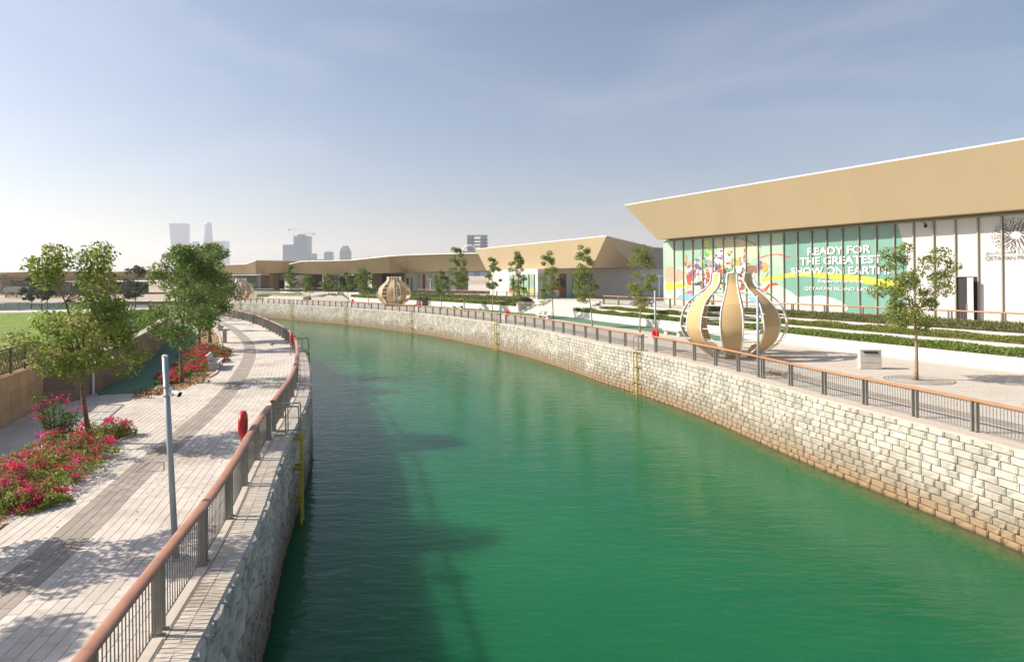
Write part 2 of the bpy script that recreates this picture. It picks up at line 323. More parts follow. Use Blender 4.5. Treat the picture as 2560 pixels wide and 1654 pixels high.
# stone of the quay walls: pale blocks, tan and dark tide band near the water
def quaystone(name, pale, mid, tide, lo=-2.3, hi=-1.5):
    m = mat(name, pale, 0.85, 0.2, 0.9, 1.0, 14, island=0.15, dirt=((0.3, 0.27, 0.22), 1.7, 0.7, 0.55, 0.72)); t = m.node_tree; N = t.nodes; Lk = t.links.new
    b = N['Principled BSDF']; src = b.inputs['Base Color'].links[0].from_socket
    g = N.new('ShaderNodeNewGeometry'); sx = N.new('ShaderNodeSeparateXYZ'); Lk(g.outputs['Position'], sx.inputs[0])
    no = N.new('ShaderNodeTexNoise'); no.inputs['Scale'].default_value = 0.45; no.inputs['Detail'].default_value = 5; Lk(g.outputs['Position'], no.inputs['Vector'])
    ma = N.new('ShaderNodeMath'); ma.operation = 'MULTIPLY_ADD'; ma.inputs[1].default_value = 1.6; Lk(no.outputs['Fac'], ma.inputs[0]); Lk(sx.outputs[2], ma.inputs[2])
    ir = N.new('ShaderNodeMath'); ir.operation = 'MULTIPLY_ADD'; ir.inputs[1].default_value = 0.5
    Lk(g.outputs['Random Per Island'], ir.inputs[0]); Lk(ma.outputs[0], ir.inputs[2])
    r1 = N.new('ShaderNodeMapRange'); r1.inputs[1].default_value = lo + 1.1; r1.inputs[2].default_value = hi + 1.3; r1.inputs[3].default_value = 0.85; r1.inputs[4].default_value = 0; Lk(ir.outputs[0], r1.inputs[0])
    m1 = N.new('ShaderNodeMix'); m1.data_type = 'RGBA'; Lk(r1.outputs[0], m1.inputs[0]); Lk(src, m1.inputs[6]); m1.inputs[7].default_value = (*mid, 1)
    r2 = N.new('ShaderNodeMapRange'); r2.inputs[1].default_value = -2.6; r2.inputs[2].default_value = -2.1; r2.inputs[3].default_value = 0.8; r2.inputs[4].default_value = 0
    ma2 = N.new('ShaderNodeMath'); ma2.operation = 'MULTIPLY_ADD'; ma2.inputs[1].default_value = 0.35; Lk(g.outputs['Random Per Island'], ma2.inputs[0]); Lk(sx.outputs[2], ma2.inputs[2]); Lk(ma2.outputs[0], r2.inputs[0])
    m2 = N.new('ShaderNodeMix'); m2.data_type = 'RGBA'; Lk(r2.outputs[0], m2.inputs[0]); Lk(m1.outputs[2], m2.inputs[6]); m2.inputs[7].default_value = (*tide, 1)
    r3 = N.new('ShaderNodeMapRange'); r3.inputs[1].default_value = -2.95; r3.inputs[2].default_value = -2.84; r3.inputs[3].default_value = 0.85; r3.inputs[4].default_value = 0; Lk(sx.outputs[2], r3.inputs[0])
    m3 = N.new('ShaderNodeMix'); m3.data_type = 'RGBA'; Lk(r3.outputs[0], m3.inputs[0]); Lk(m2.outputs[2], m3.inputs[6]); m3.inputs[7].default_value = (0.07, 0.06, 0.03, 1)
    Lk(m3.outputs[2], b.inputs['Base Color']); return m
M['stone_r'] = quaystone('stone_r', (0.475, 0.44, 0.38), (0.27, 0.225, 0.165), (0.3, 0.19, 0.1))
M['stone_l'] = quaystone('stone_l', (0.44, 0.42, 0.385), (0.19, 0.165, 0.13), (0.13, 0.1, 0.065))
M['stone_core'] = mat('stone_core', (0.14, 0.125, 0.1), 0.95, 0.2, 3)

def water_mat():
    m = bpy.data.materials.new('canal_water'); m.use_nodes = True; t = m.node_tree; N = t.nodes; Lk = t.links.new
    b = N['Principled BSDF']; g = N.new('ShaderNodeNewGeometry')
    at_ = N.new('ShaderNodeAttribute'); at_.attribute_name = 'shallow'
    no = N.new('ShaderNodeTexNoise'); no.inputs['Scale'].default_value = 0.09; no.inputs['Detail'].default_value = 3; Lk(g.outputs['Position'], no.inputs['Vector'])
    r = N.new('ShaderNodeValToRGB'); r.color_ramp.elements[0].color = (0.007, 0.104, 0.040, 1); r.color_ramp.elements[1].color = (0.013, 0.132, 0.047, 1)
    r.color_ramp.elements[0].position = 0.35; r.color_ramp.elements[1].position = 0.7; Lk(no.outputs['Fac'], r.inputs[0])
    n4 = N.new('ShaderNodeTexNoise'); n4.inputs['Scale'].default_value = 2.2; n4.inputs['Detail'].default_value = 6; Lk(g.outputs['Position'], n4.inputs['Vector'])
    mu = N.new('ShaderNodeMath'); mu.operation = 'MULTIPLY'; Lk(at_.outputs['Fac'], mu.inputs[0]); Lk(n4.outputs['Fac'], mu.inputs[1])
    mx = N.new('ShaderNodeMix'); mx.data_type = 'RGBA'; Lk(mu.outputs[0], mx.inputs[0]); Lk(r.outputs[0], mx.inputs[6]); mx.inputs[7].default_value = (0.26, 0.22, 0.05, 1)
    Lk(mx.outputs[2], b.inputs['Base Color'])
    b.inputs['Subsurface Weight'].default_value = 1.0; b.inputs['Subsurface Radius'].default_value = (0.7, 1.0, 0.8); b.inputs['Subsurface Scale'].default_value = 11.0
    b.inputs['Roughness'].default_value = 0.07; b.inputs['IOR'].default_value = 1.33; b.inputs['Specular IOR Level'].default_value = 0.2
    mp = N.new('ShaderNodeMapping'); mp.inputs['Rotation'].default_value = (0, 0, math.radians(14)); mp.inputs['Scale'].default_value = (0.55, 1.5, 1); Lk(g.outputs['Position'], mp.inputs[0])
    w1 = N.new('ShaderNodeTexNoise'); w1.inputs['Scale'].default_value = 2.4; w1.inputs['Detail'].default_value = 3; w1.inputs['Distortion'].default_value = 0.6; Lk(mp.outputs[0], w1.inputs['Vector'])
    w2 = N.new('ShaderNodeTexNoise'); w2.inputs['Scale'].default_value = 0.7; w2.inputs['Detail'].default_value = 2; Lk(mp.outputs[0], w2.inputs['Vector'])
    ad = N.new('ShaderNodeMath'); ad.operation = 'MULTIPLY_ADD'; ad.inputs[1].default_value = 1.2; Lk(w2.outputs['Fac'], ad.inputs[0]); Lk(w1.outputs['Fac'], ad.inputs[2])
    bp = N.new('ShaderNodeBump'); bp.inputs['Strength'].default_value = 0.5; bp.inputs['Distance'].default_value = 0.045; Lk(ad.outputs[0], bp.inputs['Height']); Lk(bp.outputs[0], b.inputs['Normal'])
    return m
M['water'] = water_mat()
# ------------------------------------------------------------------ the two quay lines (plan), near -> far
LC = Crv([(-2.7, -3), (-3.15, 1.5), (-3.72, 5), (-4.46, 8.7), (-4.82, 10.5), (-5.2, 12.4), (-5.75, 14.7), (-6.8, 18.7), (-9.1, 28.4), (-12.05, 37.8), (-14.85, 45.5), (-18.5, 54), (-24.3, 65.3), (-29.3, 74.3), (-35.3, 83.6), (-42.5, 91.9), (-50.2, 99.2), (-60, 106)])
RC = Crv([(17.2, 2), (16.3, 8), (15.5, 13.5), (14.75, 18.4), (13.95, 22), (12.5, 27.8), (10.85, 36.1), (8.8, 43.1), (6.65, 49), (4.95, 54.4), (0.85, 65.5), (-5.1, 77.2), (-9.8, 85.8), (-16.9, 96), (-27.6, 109), (-40.6, 122.5), (-51, 132.5), (-66.5, 143.3)])
WATER_Z = -2.95
def fill(poly, z, name, m, parent=None, kind='structure', label=None, cat=None):
    import bmesh
    bm = bmesh.new(); vs_ = [bm.verts.new((p[0], p[1], z)) for p in poly]; f = bm.faces.new(vs_)
    bm.normal_update()
    if f.normal.z < 0: f.normal_flip()
    bmesh.ops.triangulate(bm, faces=bm.faces[:], ngon_method='EAR_CLIP')
    me = bpy.data.meshes.new(name); bm.to_mesh(me); bm.free(); me.materials.append(m)
    o = mobj(name, me, parent); tag(o, label, cat, None, kind if parent is None else None); return o

# far terrain and right bank as one sheet; the canal is left open
far_edge = [(-66.5, 143.3), (-66.8, 153), (-95, 154), (-123, 157), (-400, 175), (-7000, 300)]
poly = [(17.6, -40)] + [tuple(p) for p in RC.p[::4]] + far_edge + [(-7000, 6500), (7000, 6500), (7000, -40)]
gnd = fill(poly, -0.03, 'ground', M['sand']); tag(gnd, 'pale sandy ground reaching to the hazy horizon')
# left bank
lb = [tuple(p) for p in LC.p[::3]] + [(-75, 112), (-100, 113), (-160, 110), (-300, 100), (-300, -40), (-3.6, -40)]
gl = fill(lb, -0.035, 'left_bank', M['grout']); tag(gl, 'base of the left bank under the paving')
# water body: a closed slab so that light scatters inside it
nx = []; ys = np.concatenate([np.arange(-40, 100, 1.6), np.arange(100, 200, 4.0)])
sh_d = [0, 0.35, 0.8, 1.4, 2.2, 4]
V = []; A = []
S = np.linspace(0, RC.L, 150)
rows = []
for s_ in S:
    row = []
    for d in sh_d:
        p = RC.pt(s_, d - 0.15); row.append(len(V)); V.append((p[0], p[1], WATER_Z)); A.append(max(0, 1 - d / 1.5) ** 1.2)
    rows.append(row)
Fq = []
for i in range(len(rows) - 1):
    for j in range(len(sh_d) - 1): Fq.append((rows[i][j], rows[i + 1][j], rows[i + 1][j + 1], rows[i][j + 1]))
inner = [r[-1] for r in rows]
b0 = len(V)
extra = [(-320, 60), (-320, -60), (13.2, -60)]
end_pts = [(-70, 150), (-320, 200)]
for p in end_pts + extra: V.append((p[0], p[1], WATER_Z)); A.append(0)
import bmesh
bm = bmesh.new(); lay = bm.verts.layers.float.new('shallow')
bv = [bm.verts.new(v) for v in V]
for v, a in zip(bv, A): v[lay] = a
bm.verts.ensure_lookup_table()
for f in Fq: bm.faces.new([bv[i] for i in f])
ng = [bv[i] for i in inner] + [bv[b0 + k] for k in range(5)]
f = bm.faces.new(ng)
bm.normal_update()
bmesh.ops.recalc_face_normals(bm, faces=bm.faces[:])
if f.normal.z < 0: bmesh.ops.reverse_faces(bm, faces=bm.faces[:])
top = bm.faces[:]
bmesh.ops.triangulate(bm, faces=[f], ngon_method='EAR_CLIP')
ret = bmesh.ops.extrude_face_region(bm, geom=bm.faces[:])
for g in ret['geom']:
    if isinstance(g, bmesh.types.BMVert): g.co.z -= 40.0; g[lay] = 0
bmesh.ops.recalc_face_normals(bm, faces=bm.faces[:])
me = bpy.data.meshes.new('water'); bm.to_mesh(me); bm.free(); me.materials.append(M['water'])
wo = mobj('water', me); tag(wo, 'still emerald green canal water with fine ripples', None, None, 'structure')

# ------------------------------------------------------------------ rock-faced quay walls
def block_mesh(k):
    r = np.random.default_rng(100 + k); nx_, nz_ = 5, 4; V = []; Fc = []
    xs = [-0.485, -0.40, 0.02 + r.uniform(-.12, .12), 0.40, 0.485]; zs = [-0.475, -0.37, 0.37, 0.475]
    for j in range(nz_):
        for i in range(nx_):
            e = i in (0, nx_ - 1) or j in (0, nz_ - 1)
            d = r.uniform(0.0, 0.012) if e else r.uniform(0.035, 0.10)
            V.append((xs[i] + (0 if e else r.uniform(-.03, .03)), d, zs[j] + (0 if e else r.uniform(-.05, .05))))
    for j in range(nz_ - 1):
        for i in range(nx_ - 1):
            a = j * nx_ + i; Fc.append((a + 1, a, a + nx_, a + nx_ + 1))
    ring = [j * nx_ for j in range(nz_)] + [(nz_ - 1) * nx_ + i for i in range(1, nx_)] + [j * nx_ + nx_ - 1 for j in range(nz_ - 2, -1, -1)] + [i for i in range(nx_ - 2, 0, -1)]
    b = len(V)
    for i in ring: V.append((V[i][0], -0.12, V[i][2]))
    n = len(ring)
    for i in range(n):
        j = (i + 1) % n; Fc.append((ring[i], b + i, b + j, ring[j]))
    return np.array(V), np.array(Fc)
BLK = [block_mesh(k) for k in range(10)]
def quay_wall(name, label, crv, sign, smax, m, seed, courses=13, ch=0.25, prot=0.6):
    """sign: +1 when the water is on the left of the line's direction"""
    r = random.Random(seed); mid = crv.pt(5)
    root = thing(name, label, 'canal wall', (mid[0], mid[1], 0))
    core = MB(); L = crv.line(0, smax, 1.5, -0.10 * sign); L2 = crv.line(0, smax, 1.5, -0.75 * sign)
    for i in range(len(L) - 1):
        a, b, c, d = L[i], L[i + 1], L2[i + 1], L2[i]
        core.quad((*a, -3.6), (*b, -3.6), (*b, -0.012), (*a, -0.012)); core.quad((*a, -0.012), (*b, -0.012), (*c, -0.012), (*d, -0.012))
    core.build('wall_core', M['stone_core'], root)
    B = []
    for c in range(courses):
        z = -ch * (c + 0.5); s_ = r.uniform(-0.5, 0)
        while s_ < smax:
            l = r.choice([0.38, 0.45, 0.55, 0.62, 0.7]) * r.uniform(0.95, 1.05)
            sc_ = s_ + l / 2
            if sc_ > 0.3:
                p = crv.pt(sc_); a = crv.ang(sc_) + (0 if sign > 0 else math.pi)
                # facing: local +y must point to the water
                B.append((p[0], p[1], z, a, l, r.randrange(10)))
            s_ += l
    def score(b):
        if b[1] < 3: return 0
        x, y = px(b[0], b[1], b[2])
        if not (-40 < x < 2600 and -40 < y < 1690): return 0
        return 1.0 / b[1]
    B.sort(key=score, reverse=True)
    def smo(me_, nb):
        a_ = np.zeros(len(me_.polygons), dtype=bool).reshape(nb, -1); a_[:, :12] = False; me_.polygons.foreach_set('use_smooth', a_.ravel()); me_.update(); return me_
    meshes = [smo(np_mesh('stone_block', v, f, [m]), 1) for v, f in BLK]
    for b in B[:300]:
        inst('stone_block', meshes[b[5]], root, (b[0], b[1], b[2]), b[3], (b[4] * 0.99 - 0.006, prot, ch * 0.985 - 0.003))
    VV = []; FF = []; o_ = 0; g = org(root)
    for b in B[300:]:
        v, f = BLK[b[5]]; w = v * np.array([b[4] * 0.985 - 0.008, prot, ch * 0.98 - 0.006]); ca, sa = math.cos(b[3]), math.sin(b[3])
        VV.append(np.stack([w[:, 0] * ca - w[:, 1] * sa + b[0] - g[0], w[:, 0] * sa + w[:, 1] * ca + b[1] - g[1], w[:, 2] + b[2]], 1)); FF.append(f + o_); o_ += len(v)
    o = mobj('stone_blocks', smo(np_mesh('stone_blocks', np.concatenate(VV), np.concatenate(FF), [m]), len(VV)), root); tag(o, kind='stuff')
    return root
quay_wall('canal_wall', 'pale rock-faced block wall in sunlight along the right side of the canal', RC, +1, RC.L, M['stone_r'], 3)
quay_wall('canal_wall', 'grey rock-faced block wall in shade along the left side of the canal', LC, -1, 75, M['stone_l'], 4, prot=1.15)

# ------------------------------------------------------------------ left promenade: pavers laid along the quay
pl = lambda L_, z=0.0: [P(x, y, z) for x, y in L_]
WALLB = [(-15.6, 12), (-16.9, 18), (-18.1, 22.6), (-19.65, 26.75), (-18.9, 27.6), (-19.4, 29.8), (-20.5, 33.1), (-22.6, 39.1), (-25.6, 46.2), (-31.7, 58.9), (-38.5, 71.5)]
TRACK = [WALLB[5]] + WALLB[6:10] + [P(415, 815), P(437, 806), P(467, 806), P(484, 817), P(496, 835), P(498, 852), P(480, 868), P(455, 895), P(425, 937), P(403, 964), P(350, 983), P(245, 987)]
BED2 = pl([(330, 992), (403, 964), (425, 937), (455, 895), (480, 868), (498, 852), (496, 835), (488, 819), (484, 813), (516, 810), (529, 821), (546, 836), (552, 856), (556, 885), (546, 925), (524, 943), (480, 960), (464, 974), (400, 988)])
BED1 = pl([(338, 1073), (232, 1080), (60, 1150), (-140, 1240), (-330, 1400), (-100, 1400), (60, 1268), (180, 1185)])
BED3 = pl([(440, 794), (500, 796), (500, 803), (440, 803)])
prom = thing('left_promenade', 'pale block-paved promenade with a darker band curving along the left quay', None, (-7, 12, 0)); prom['kind'] = 'structure'
def land_limit(Y):        # retaining wall line: X of the wall at depth Y
    xs = [(p[1], p[0]) for p in WALLB]; xs.sort(); return float(np.interp(Y, [a for a, b in xs], [b for a, b in xs]))
PV = []
pr = random.Random(5)
for row in range(0, 80):
    off = 0.87 + row * 0.2
    s_ = (row % 2) * 0.2 + pr.uniform(-.05, .05)
    while s_ < LC.L - 3:
        x, y = LC.pt(s_ + 0.2, off); s0 = s_; s_ += 0.4
        if y < 3.5 or (off > 9.0 and y > 60 and x < land_limit(min(y, 71))): continue
        if x < land_limit(min(max(y, 12), 71.5)) - 0.05: continue
        if True:
            qx, qy = px(x, y, 0)
            if qx < -700 or qy > 2600: continue
        if inpoly(x, y, TRACK) or inpoly(x, y, BED2) or inpoly(x, y, BED1) or inpoly(x, y, BED3): continue
        dark = 3.08 < off < 3.96
        PV.append((x, y, LC.ang(s0 + 0.2), dark))
pvV = np.array([(-.197, -.097, -.03), (.197, -.097, -.03), (.197, .097, -.03), (-.197, .097, -.03), (-.197, -.097, -.004), (.197, -.097, -.004), (.197, .097, -.004), (-.197, .097, -.004), (-.191, -.091, 0), (.191, -.091, 0), (.191, .091, 0), (-.191, .091, 0)], float)
pvF = np.array([(8, 9, 10, 11), (4, 5, 9, 8), (5, 6, 10, 9), (6, 7, 11, 10), (7, 4, 8, 11), (0, 1, 5, 4), (1, 2, 6, 5), (2, 3, 7, 6), (3, 0, 4, 7)])
PV.sort(key=lambda b: b[1] if b[1] > 7.2 else 50 + b[1])
pm = np_mesh('paver', pvV, pvF, [M['paver']]); pmd = np_mesh('paver', pvV, pvF, [M['paver_dark']])
for b in PV[:300]: inst('paver', pmd if b[3] else pm, prom, (b[0], b[1], pr.uniform(-.0015, .0015)), b[2])
g = org(prom)
for dk, m_ in ((False, M['paver']), (True, M['paver_dark'])):
    R_ = [b for b in PV[300:] if b[3] == dk]; a = np.array([(b[0], b[1], b[2]) for b in R_]); ca = np.cos(a[:, 2])[:, None]; sa = np.sin(a[:, 2])[:, None]
    X_ = pvV[None, :, 0] * ca - pvV[None, :, 1] * sa + a[:, 0:1] - g[0]; Y_ = pvV[None, :, 0] * sa + pvV[None, :, 1] * ca + a[:, 1:2] - g[1]
    Z_ = pvV[None, :, 2] + rng.uniform(-.002, .002, (len(a), 1)) + 0 * X_
    VV = np.stack([X_, Y_, Z_], 2).reshape(-1, 3); FF = (pvF[None] + (np.arange(len(a)) * 12)[:, None, None]).reshape(-1, 4)
    tag(mobj('paving', np_mesh('paving', VV, FF, [m_]), prom), kind='stuff')
# coping on the left wall: plinth strip under the rail and narrow setts out to the edge
cp = MB(); k = 0; s_ = 0.0
cop = thing('wall_coping', 'narrow weathered coping setts on the left quay edge outside the railing', 'coping', (-4.5, 9, 0))
SETT = []
while s_ < 75:
    SETT.append(s_); s_ += 0.115
sv = np.array([(-.054, -.2, -.03), (.054, -.2, -.03), (.054, .2, -.03), (-.054, .2, -.03), (-.052, -.2, 0.012), (.052, -.2, 0.012), (.052, .2, 0.012), (-.052, .2, 0.012)], float)
sf = np.array([(4, 5, 6, 7), (0, 1, 5, 4), (1, 2, 6, 5), (2, 3, 7, 6), (3, 0, 4, 7)])
sme = np_mesh('sett', sv, sf, [M['coping']]); cnt = 0; VV = []; FF = []; o_ = 0; g = org(cop)
for off_, wd in ((0.115, 0.25), (0.36, 0.22)):
    for q, s_ in enumerate(SETT):
        p = LC.pt(s_, off_); a = LC.ang(s_)
        if p[1] < 7.5: continue
        jt = pr.uniform(-.005, .005)
        if cnt < 300 and q < 320 and p[1] < 25 and (q % 1 == 0):
            cnt += 1; inst('sett', sme, cop, (p[0] + jt, p[1], pr.uniform(-.003, .003)), a, (1, wd / 0.4, 1))
        else:
            w = sv * np.array([1, wd / 0.4, 1]); ca, sa = math.cos(a), math.sin(a)
            VV.append(np.stack([w[:, 0] * ca - w[:, 1] * sa + p[0] + jt - g[0], w[:, 0] * sa + w[:, 1] * ca + p[1] - g[1], w[:, 2]], 1)); FF.append(sf + o_); o_ += 8
tag(mobj('coping_setts', np_mesh('coping_setts', np.concatenate(VV), np.concatenate(FF), [M['coping']]), cop), kind='stuff')
st = MB(); A_ = LC.line(2, 100, 0.8, 0.485); B_ = LC.line(2, 100, 0.8, 0.765)
for i in range(len(A_) - 1):
    st.quad((*A_[i], 0.018), (*A_[i + 1], 0.018), (*B_[i + 1], 0.018), (*B_[i], 0.018)); st.quad((*A_[i], -.02), (*A_[i + 1], -.02), (*A_[i + 1], .018), (*A_[i], .018)); st.quad((*B_[i + 1], -.02), (*B_[i], -.02), (*B_[i], .018), (*B_[i + 1], .018))
st.build('plinth_strip', M['kerb'], cop)
tr = fill(TRACK, 0.003, 'running_track', M['track']); tag(tr, 'green rubber running track curving beside the brown retaining wall')
for i, (b, nm) in enumerate(((BED2, 'far'), (BED1, 'near'), (BED3, 'end'))):
    o = fill(b, -0.012, 'planting_bed', M['soil']); tag(o, ['bare brown soil bed with trees between running track and path', 'brown soil of the flower bed nearest the camera', 'small soil bed at the far end of the left path'][i])
# kerbs round the long bed
def kerb(pts, name, label, w=0.14, h=0.06):
    k = MB()
    for i in range(len(pts) - 1):
        a, b = pts[i], pts[i + 1]; dx, dy = b[0] - a[0], b[1] - a[1]; l = math.hypot(dx, dy)
        if l < 0.05: continue
        k.box(((a[0] + b[0]) / 2, (a[1] + b[1]) / 2, h / 2 - 0.02), (l + 0.03, w, h + 0.04), math.atan2(dy, dx))
    return tag(k.build(name, M['kerb']), label, 'kerb')
kerb(catmull(BED2[5:16], 0.8), 'bed_kerb', 'pale kerb edging the far soil bed beside the path')
kerb(catmull([P(233, 1080), P(338, 1073), P(250, 1130)], 0.8), 'bed_kerb', 'pale kerb at the corner of the near flower bed', 0.1, 0.03)
ac = MB(); q = pl([(338, 1180), (372, 1156), (410, 1155), (409, 1176)])
for i in range(4):
    a, b = q[i], q[(i + 1) % 4]; l = math.hypot(b[0] - a[0], b[1] - a[1]); ac.box(((a[0] + b[0]) / 2, (a[1] + b[1]) / 2, 0.001), (l, 0.025, 0.012), math.atan2(b[1] - a[1], b[0] - a[0]))
tag(ac.build('access_cover', M['steel_bar']), 'thin metal frame of an access cover let into the dark paving band', 'access cover')

# ------------------------------------------------------------------ right promenade paving and track
FRONT = Crv([(34, 14), (31, 21.5), (28.5, 27), (26.07, 32.65), (24.1, 37.3), (21.9, 42.7), (20, 48.3), (18.6, 52), (15, 61.4), (10.7, 71.2), (7, 81.5)])
LFRONT = Crv([P(1296, 780), P(1225, 774), P(1100, 765), P(1019, 760), P(876, 752.5)])
STAIR_LO = [(7, 81.5), (1.2, 91.6)]
pav = bpy.data.materials.new('promenade_paving'); pav.use_nodes = True; t = pav.node_tree; N = t.nodes; Lk = t.links.new
b = N['Principled BSDF']; b.inputs['Roughness'].default_value = 0.85; g_ = N.new('ShaderNodeNewGeometry')
mp = N.new('ShaderNodeMapping'); mp.inputs['Rotation'].default_value = (0, 0, math.radians(22)); Lk(g_.outputs['Position'], mp.inputs[0])
br = N.new('ShaderNodeTexBrick'); br.inputs['Scale'].default_value = 1.0; br.inputs['Brick Width'].default_value = 0.4; br.inputs['Row Height'].default_value = 0.2; br.inputs['Mortar Size'].default_value = 0.006
br.inputs['Color1'].default_value = (0.54, 0.49, 0.43, 1); br.inputs['Color2'].default_value = (0.48, 0.435, 0.38, 1); br.inputs['Mortar'].default_value = (0.36, 0.32, 0.27, 1); Lk(mp.outputs[0], br.inputs['Vector'])
n2 = N.new('ShaderNodeTexNoise'); n2.inputs['Scale'].default_value = 0.35; n2.inputs['Detail'].default_value = 9; n2.inputs['Roughness'].default_value = 0.7; Lk(g_.outputs['Position'], n2.inputs['Vector'])
r2 = N.new('ShaderNodeMapRange'); r2.inputs[1].default_value = 0.5; r2.inputs[2].default_value = 0.75; r2.inputs[4].default_value = 0.75; Lk(n2.outputs['Fac'], r2.inputs[0])
mx = N.new('ShaderNodeMix'); mx.data_type = 'RGBA'; Lk(r2.outputs[0], mx.inputs[0]); Lk(br.outputs[0], mx.inputs[6]); mx.inputs[7].default_value = (0.44, 0.37, 0.29, 1); Lk(mx.outputs[2], b.inputs['Base Color'])
M['pav_r'] = pav
poly = RC.line(0, RC.L, 2.0, -0.12)
right_poly = poly + [(-67, 152), (-60, 168), (-50, 160), (-42, 150)] + [tuple(p) for p in LFRONT.p[::-4]] + [STAIR_LO[1], (4, 94), (12, 85)] + [tuple(p) for p in FRONT.p[::-4]] + [(36, 2)]
tag(fill(right_poly, 0.0, 'right_promenade', pav), 'pale dusty block paving along the right quay')
bd = MB(); A_ = RC.line(0, 165, 1.2, -2.3); B_ = RC.line(0, 165, 1.2, -3.1)
for i in range(len(A_) - 1): bd.quad((*B_[i], .004), (*A_[i], .004), (*A_[i + 1], .004), (*B_[i + 1], .004)) if False else bd.quad((*A_[i + 1], .004), (*A_[i], .004), (*B_[i], .004), (*B_[i + 1], .004))
tag(bd.build('paving_band', M['paver_dark']), 'grey band in the right promenade paving parallel to the railing', None, None, 'structure')
cpr = MB(); A_ = RC.line(0, RC.L, 1.2, 0.04); B_ = RC.line(0, RC.L, 1.2, -0.75)
for i in range(len(A_) - 1):
    cpr.quad((*A_[i + 1], .03), (*A_[i], .03), (*B_[i], .03), (*B_[i + 1], .03)); cpr.quad((*B_[i + 1], .03), (*B_[i], .03), (*B_[i], -.01), (*B_[i + 1], -.01)); cpr.quad((*A_[i], .03), (*A_[i + 1], .03), (*A_[i + 1], -.06), (*A_[i], -.06))
tag(cpr.build('wall_coping', M['kerb']), 'pale stone coping on top of the sunlit right canal wall', 'coping')
# right running track: strip between tree line and planters
trk = MB(); A_ = FRONT.line(FRONT.near(19.2, 50.5), FRONT.L, 1.5, 0.25); B_ = FRONT.line(FRONT.near(19.2, 50.5), FRONT.L, 1.5, 3.4)
for i in range(len(A_) - 1): trk.quad((*A_[i], .005), (*A_[i + 1], .005), (*B_[i + 1], .005), (*B_[i], .005))
C_ = LFRONT.line(0, LFRONT.L, 2, 0.3); D_ = LFRONT.line(0, LFRONT.L, 2, 3.4)
trk.quad((*A_[-1], .005), (*C_[0], .005), (*D_[0], .005), (*B_[-1], .005))
for i in range(len(C_) - 1): trk.quad((*C_[i], .005), (*C_[i + 1], .005), (*D_[i + 1], .005), (*D_[i], .005))
for f in (0,): pass
tm = trk.build('running_track', M['track']); tag(tm, 'green rubber running track in front of the white planters', None, None, 'structure')

# steps down to the water at the far end, and the far quay
sw = MB()
for i in range(9):
    z1 = -0.02 - i * 0.33; y1 = 156 - i * 0.9
    sw.box((-84, y1 + 1.5, z1 / 2 - 1.7), (34.5, 3.0, z1 + 3.4))
tag(sw.build('water_steps', M['concrete']), 'broad pale steps going down to the water at the far canal bend', 'steps')
fw = MB()
fw.prism([(-101, 155), (-123, 157), (-400, 175), (-400, 178), (-123, 160), (-101, 158)], -3.5, 0.05)
tag(fw.build('far_quay', mat('far_stone', (0.42, 0.4, 0.36), 0.9, 0.2, 1.5, 0.5, 6)), 'distant stone quay wall beyond the lawn at far left', 'canal wall')
# ------------------------------------------------------------------ railings
def post_mesh(m):
    b = MB()
    for sx in (-0.085, 0.085):
        b.bbox((sx, 0, 0.5), (0.055, 0.13, 1.0), 0.008)
        b.box((sx, 0, 0.012), (0.1, 0.2, 0.018))
    b.box((0, 0, 0.97), (0.2, 0.05, 0.02))
    return b.mesh('post', m)
PM = post_mesh(M['steel'])
def railing(name, label, crv, s0, s1, off, rm, rw=0.1, h=1.1, z0=0.0, bay=2.25, step=0.5, single=False, group=None, bars=0.115):
    p0 = crv.pt((s0 + s1) / 2, off)
    root = thing(name, label, 'railing', (p0[0], p0[1], z0), 0, group)
    n = max(1, int(round((s1 - s0) / bay)))
    ss = np.linspace(s0 + 0.12, s1 - 0.12, n + 1)
    for s_ in ss:
        p = crv.pt(s_, off); inst('post', PM, root, (p[0], p[1], z0 + 0.015), crv.ang(s_))
    prof = [(math.cos(a) * rw, math.sin(a) * 0.052) for a in np.linspace(0, 2 * math.pi, 11)[:-1]]
    i = 0
    while i < n:                                       # timber top rail in lengths of two bays
        j = min(n, i + 2); a, b = ss[i] - (0.12 if i == 0 else -0.002), ss[j] + (0.12 if j == n else -0.002)
        m_ = MB(); L = np.linspace(a, b, max(2, int((b - a) / step) + 1)); vs_ = []; fs = []
        for t_ in L:
            for o_, zz in prof:
                q = crv.pt(t_, off + o_); vs_.append((q[0], q[1], z0 + h - 0.055 + zz))
        k = len(prof)
        for r_ in range(len(L) - 1):
            for c in range(k): fs.append((r_ * k + c, r_ * k + (c + 1) % k, r_ * k + k + (c + 1) % k, r_ * k + k + c))
        fs += [tuple(range(k)), tuple(range((len(L) - 1) * k, len(L) * k))]
        m_.add(vs_, fs); m_.build('handrail', rm, root, smooth=True); i = j
    for i in range(n):
        a, b = ss[i] + 0.16, ss[i + 1] - 0.16; m_ = MB(); cnt = max(2, int(round((b - a) / bars)))
        for zz in (0.11, 0.965):
            L = np.linspace(a, b, 4); m_.tube([(*crv.pt(t_, off), z0 + zz) for t_ in L], 0.012, 4)
        for t_ in np.linspace(a, b, cnt + 1):
            q = crv.pt(t_, off); m_.box((q[0], q[1], z0 + 0.54), (0.013, 0.013, 0.85), crv.ang(t_))
        tag(m_.build('baluster_infill', M['steel_bar'], root), kind='stuff')
    return root
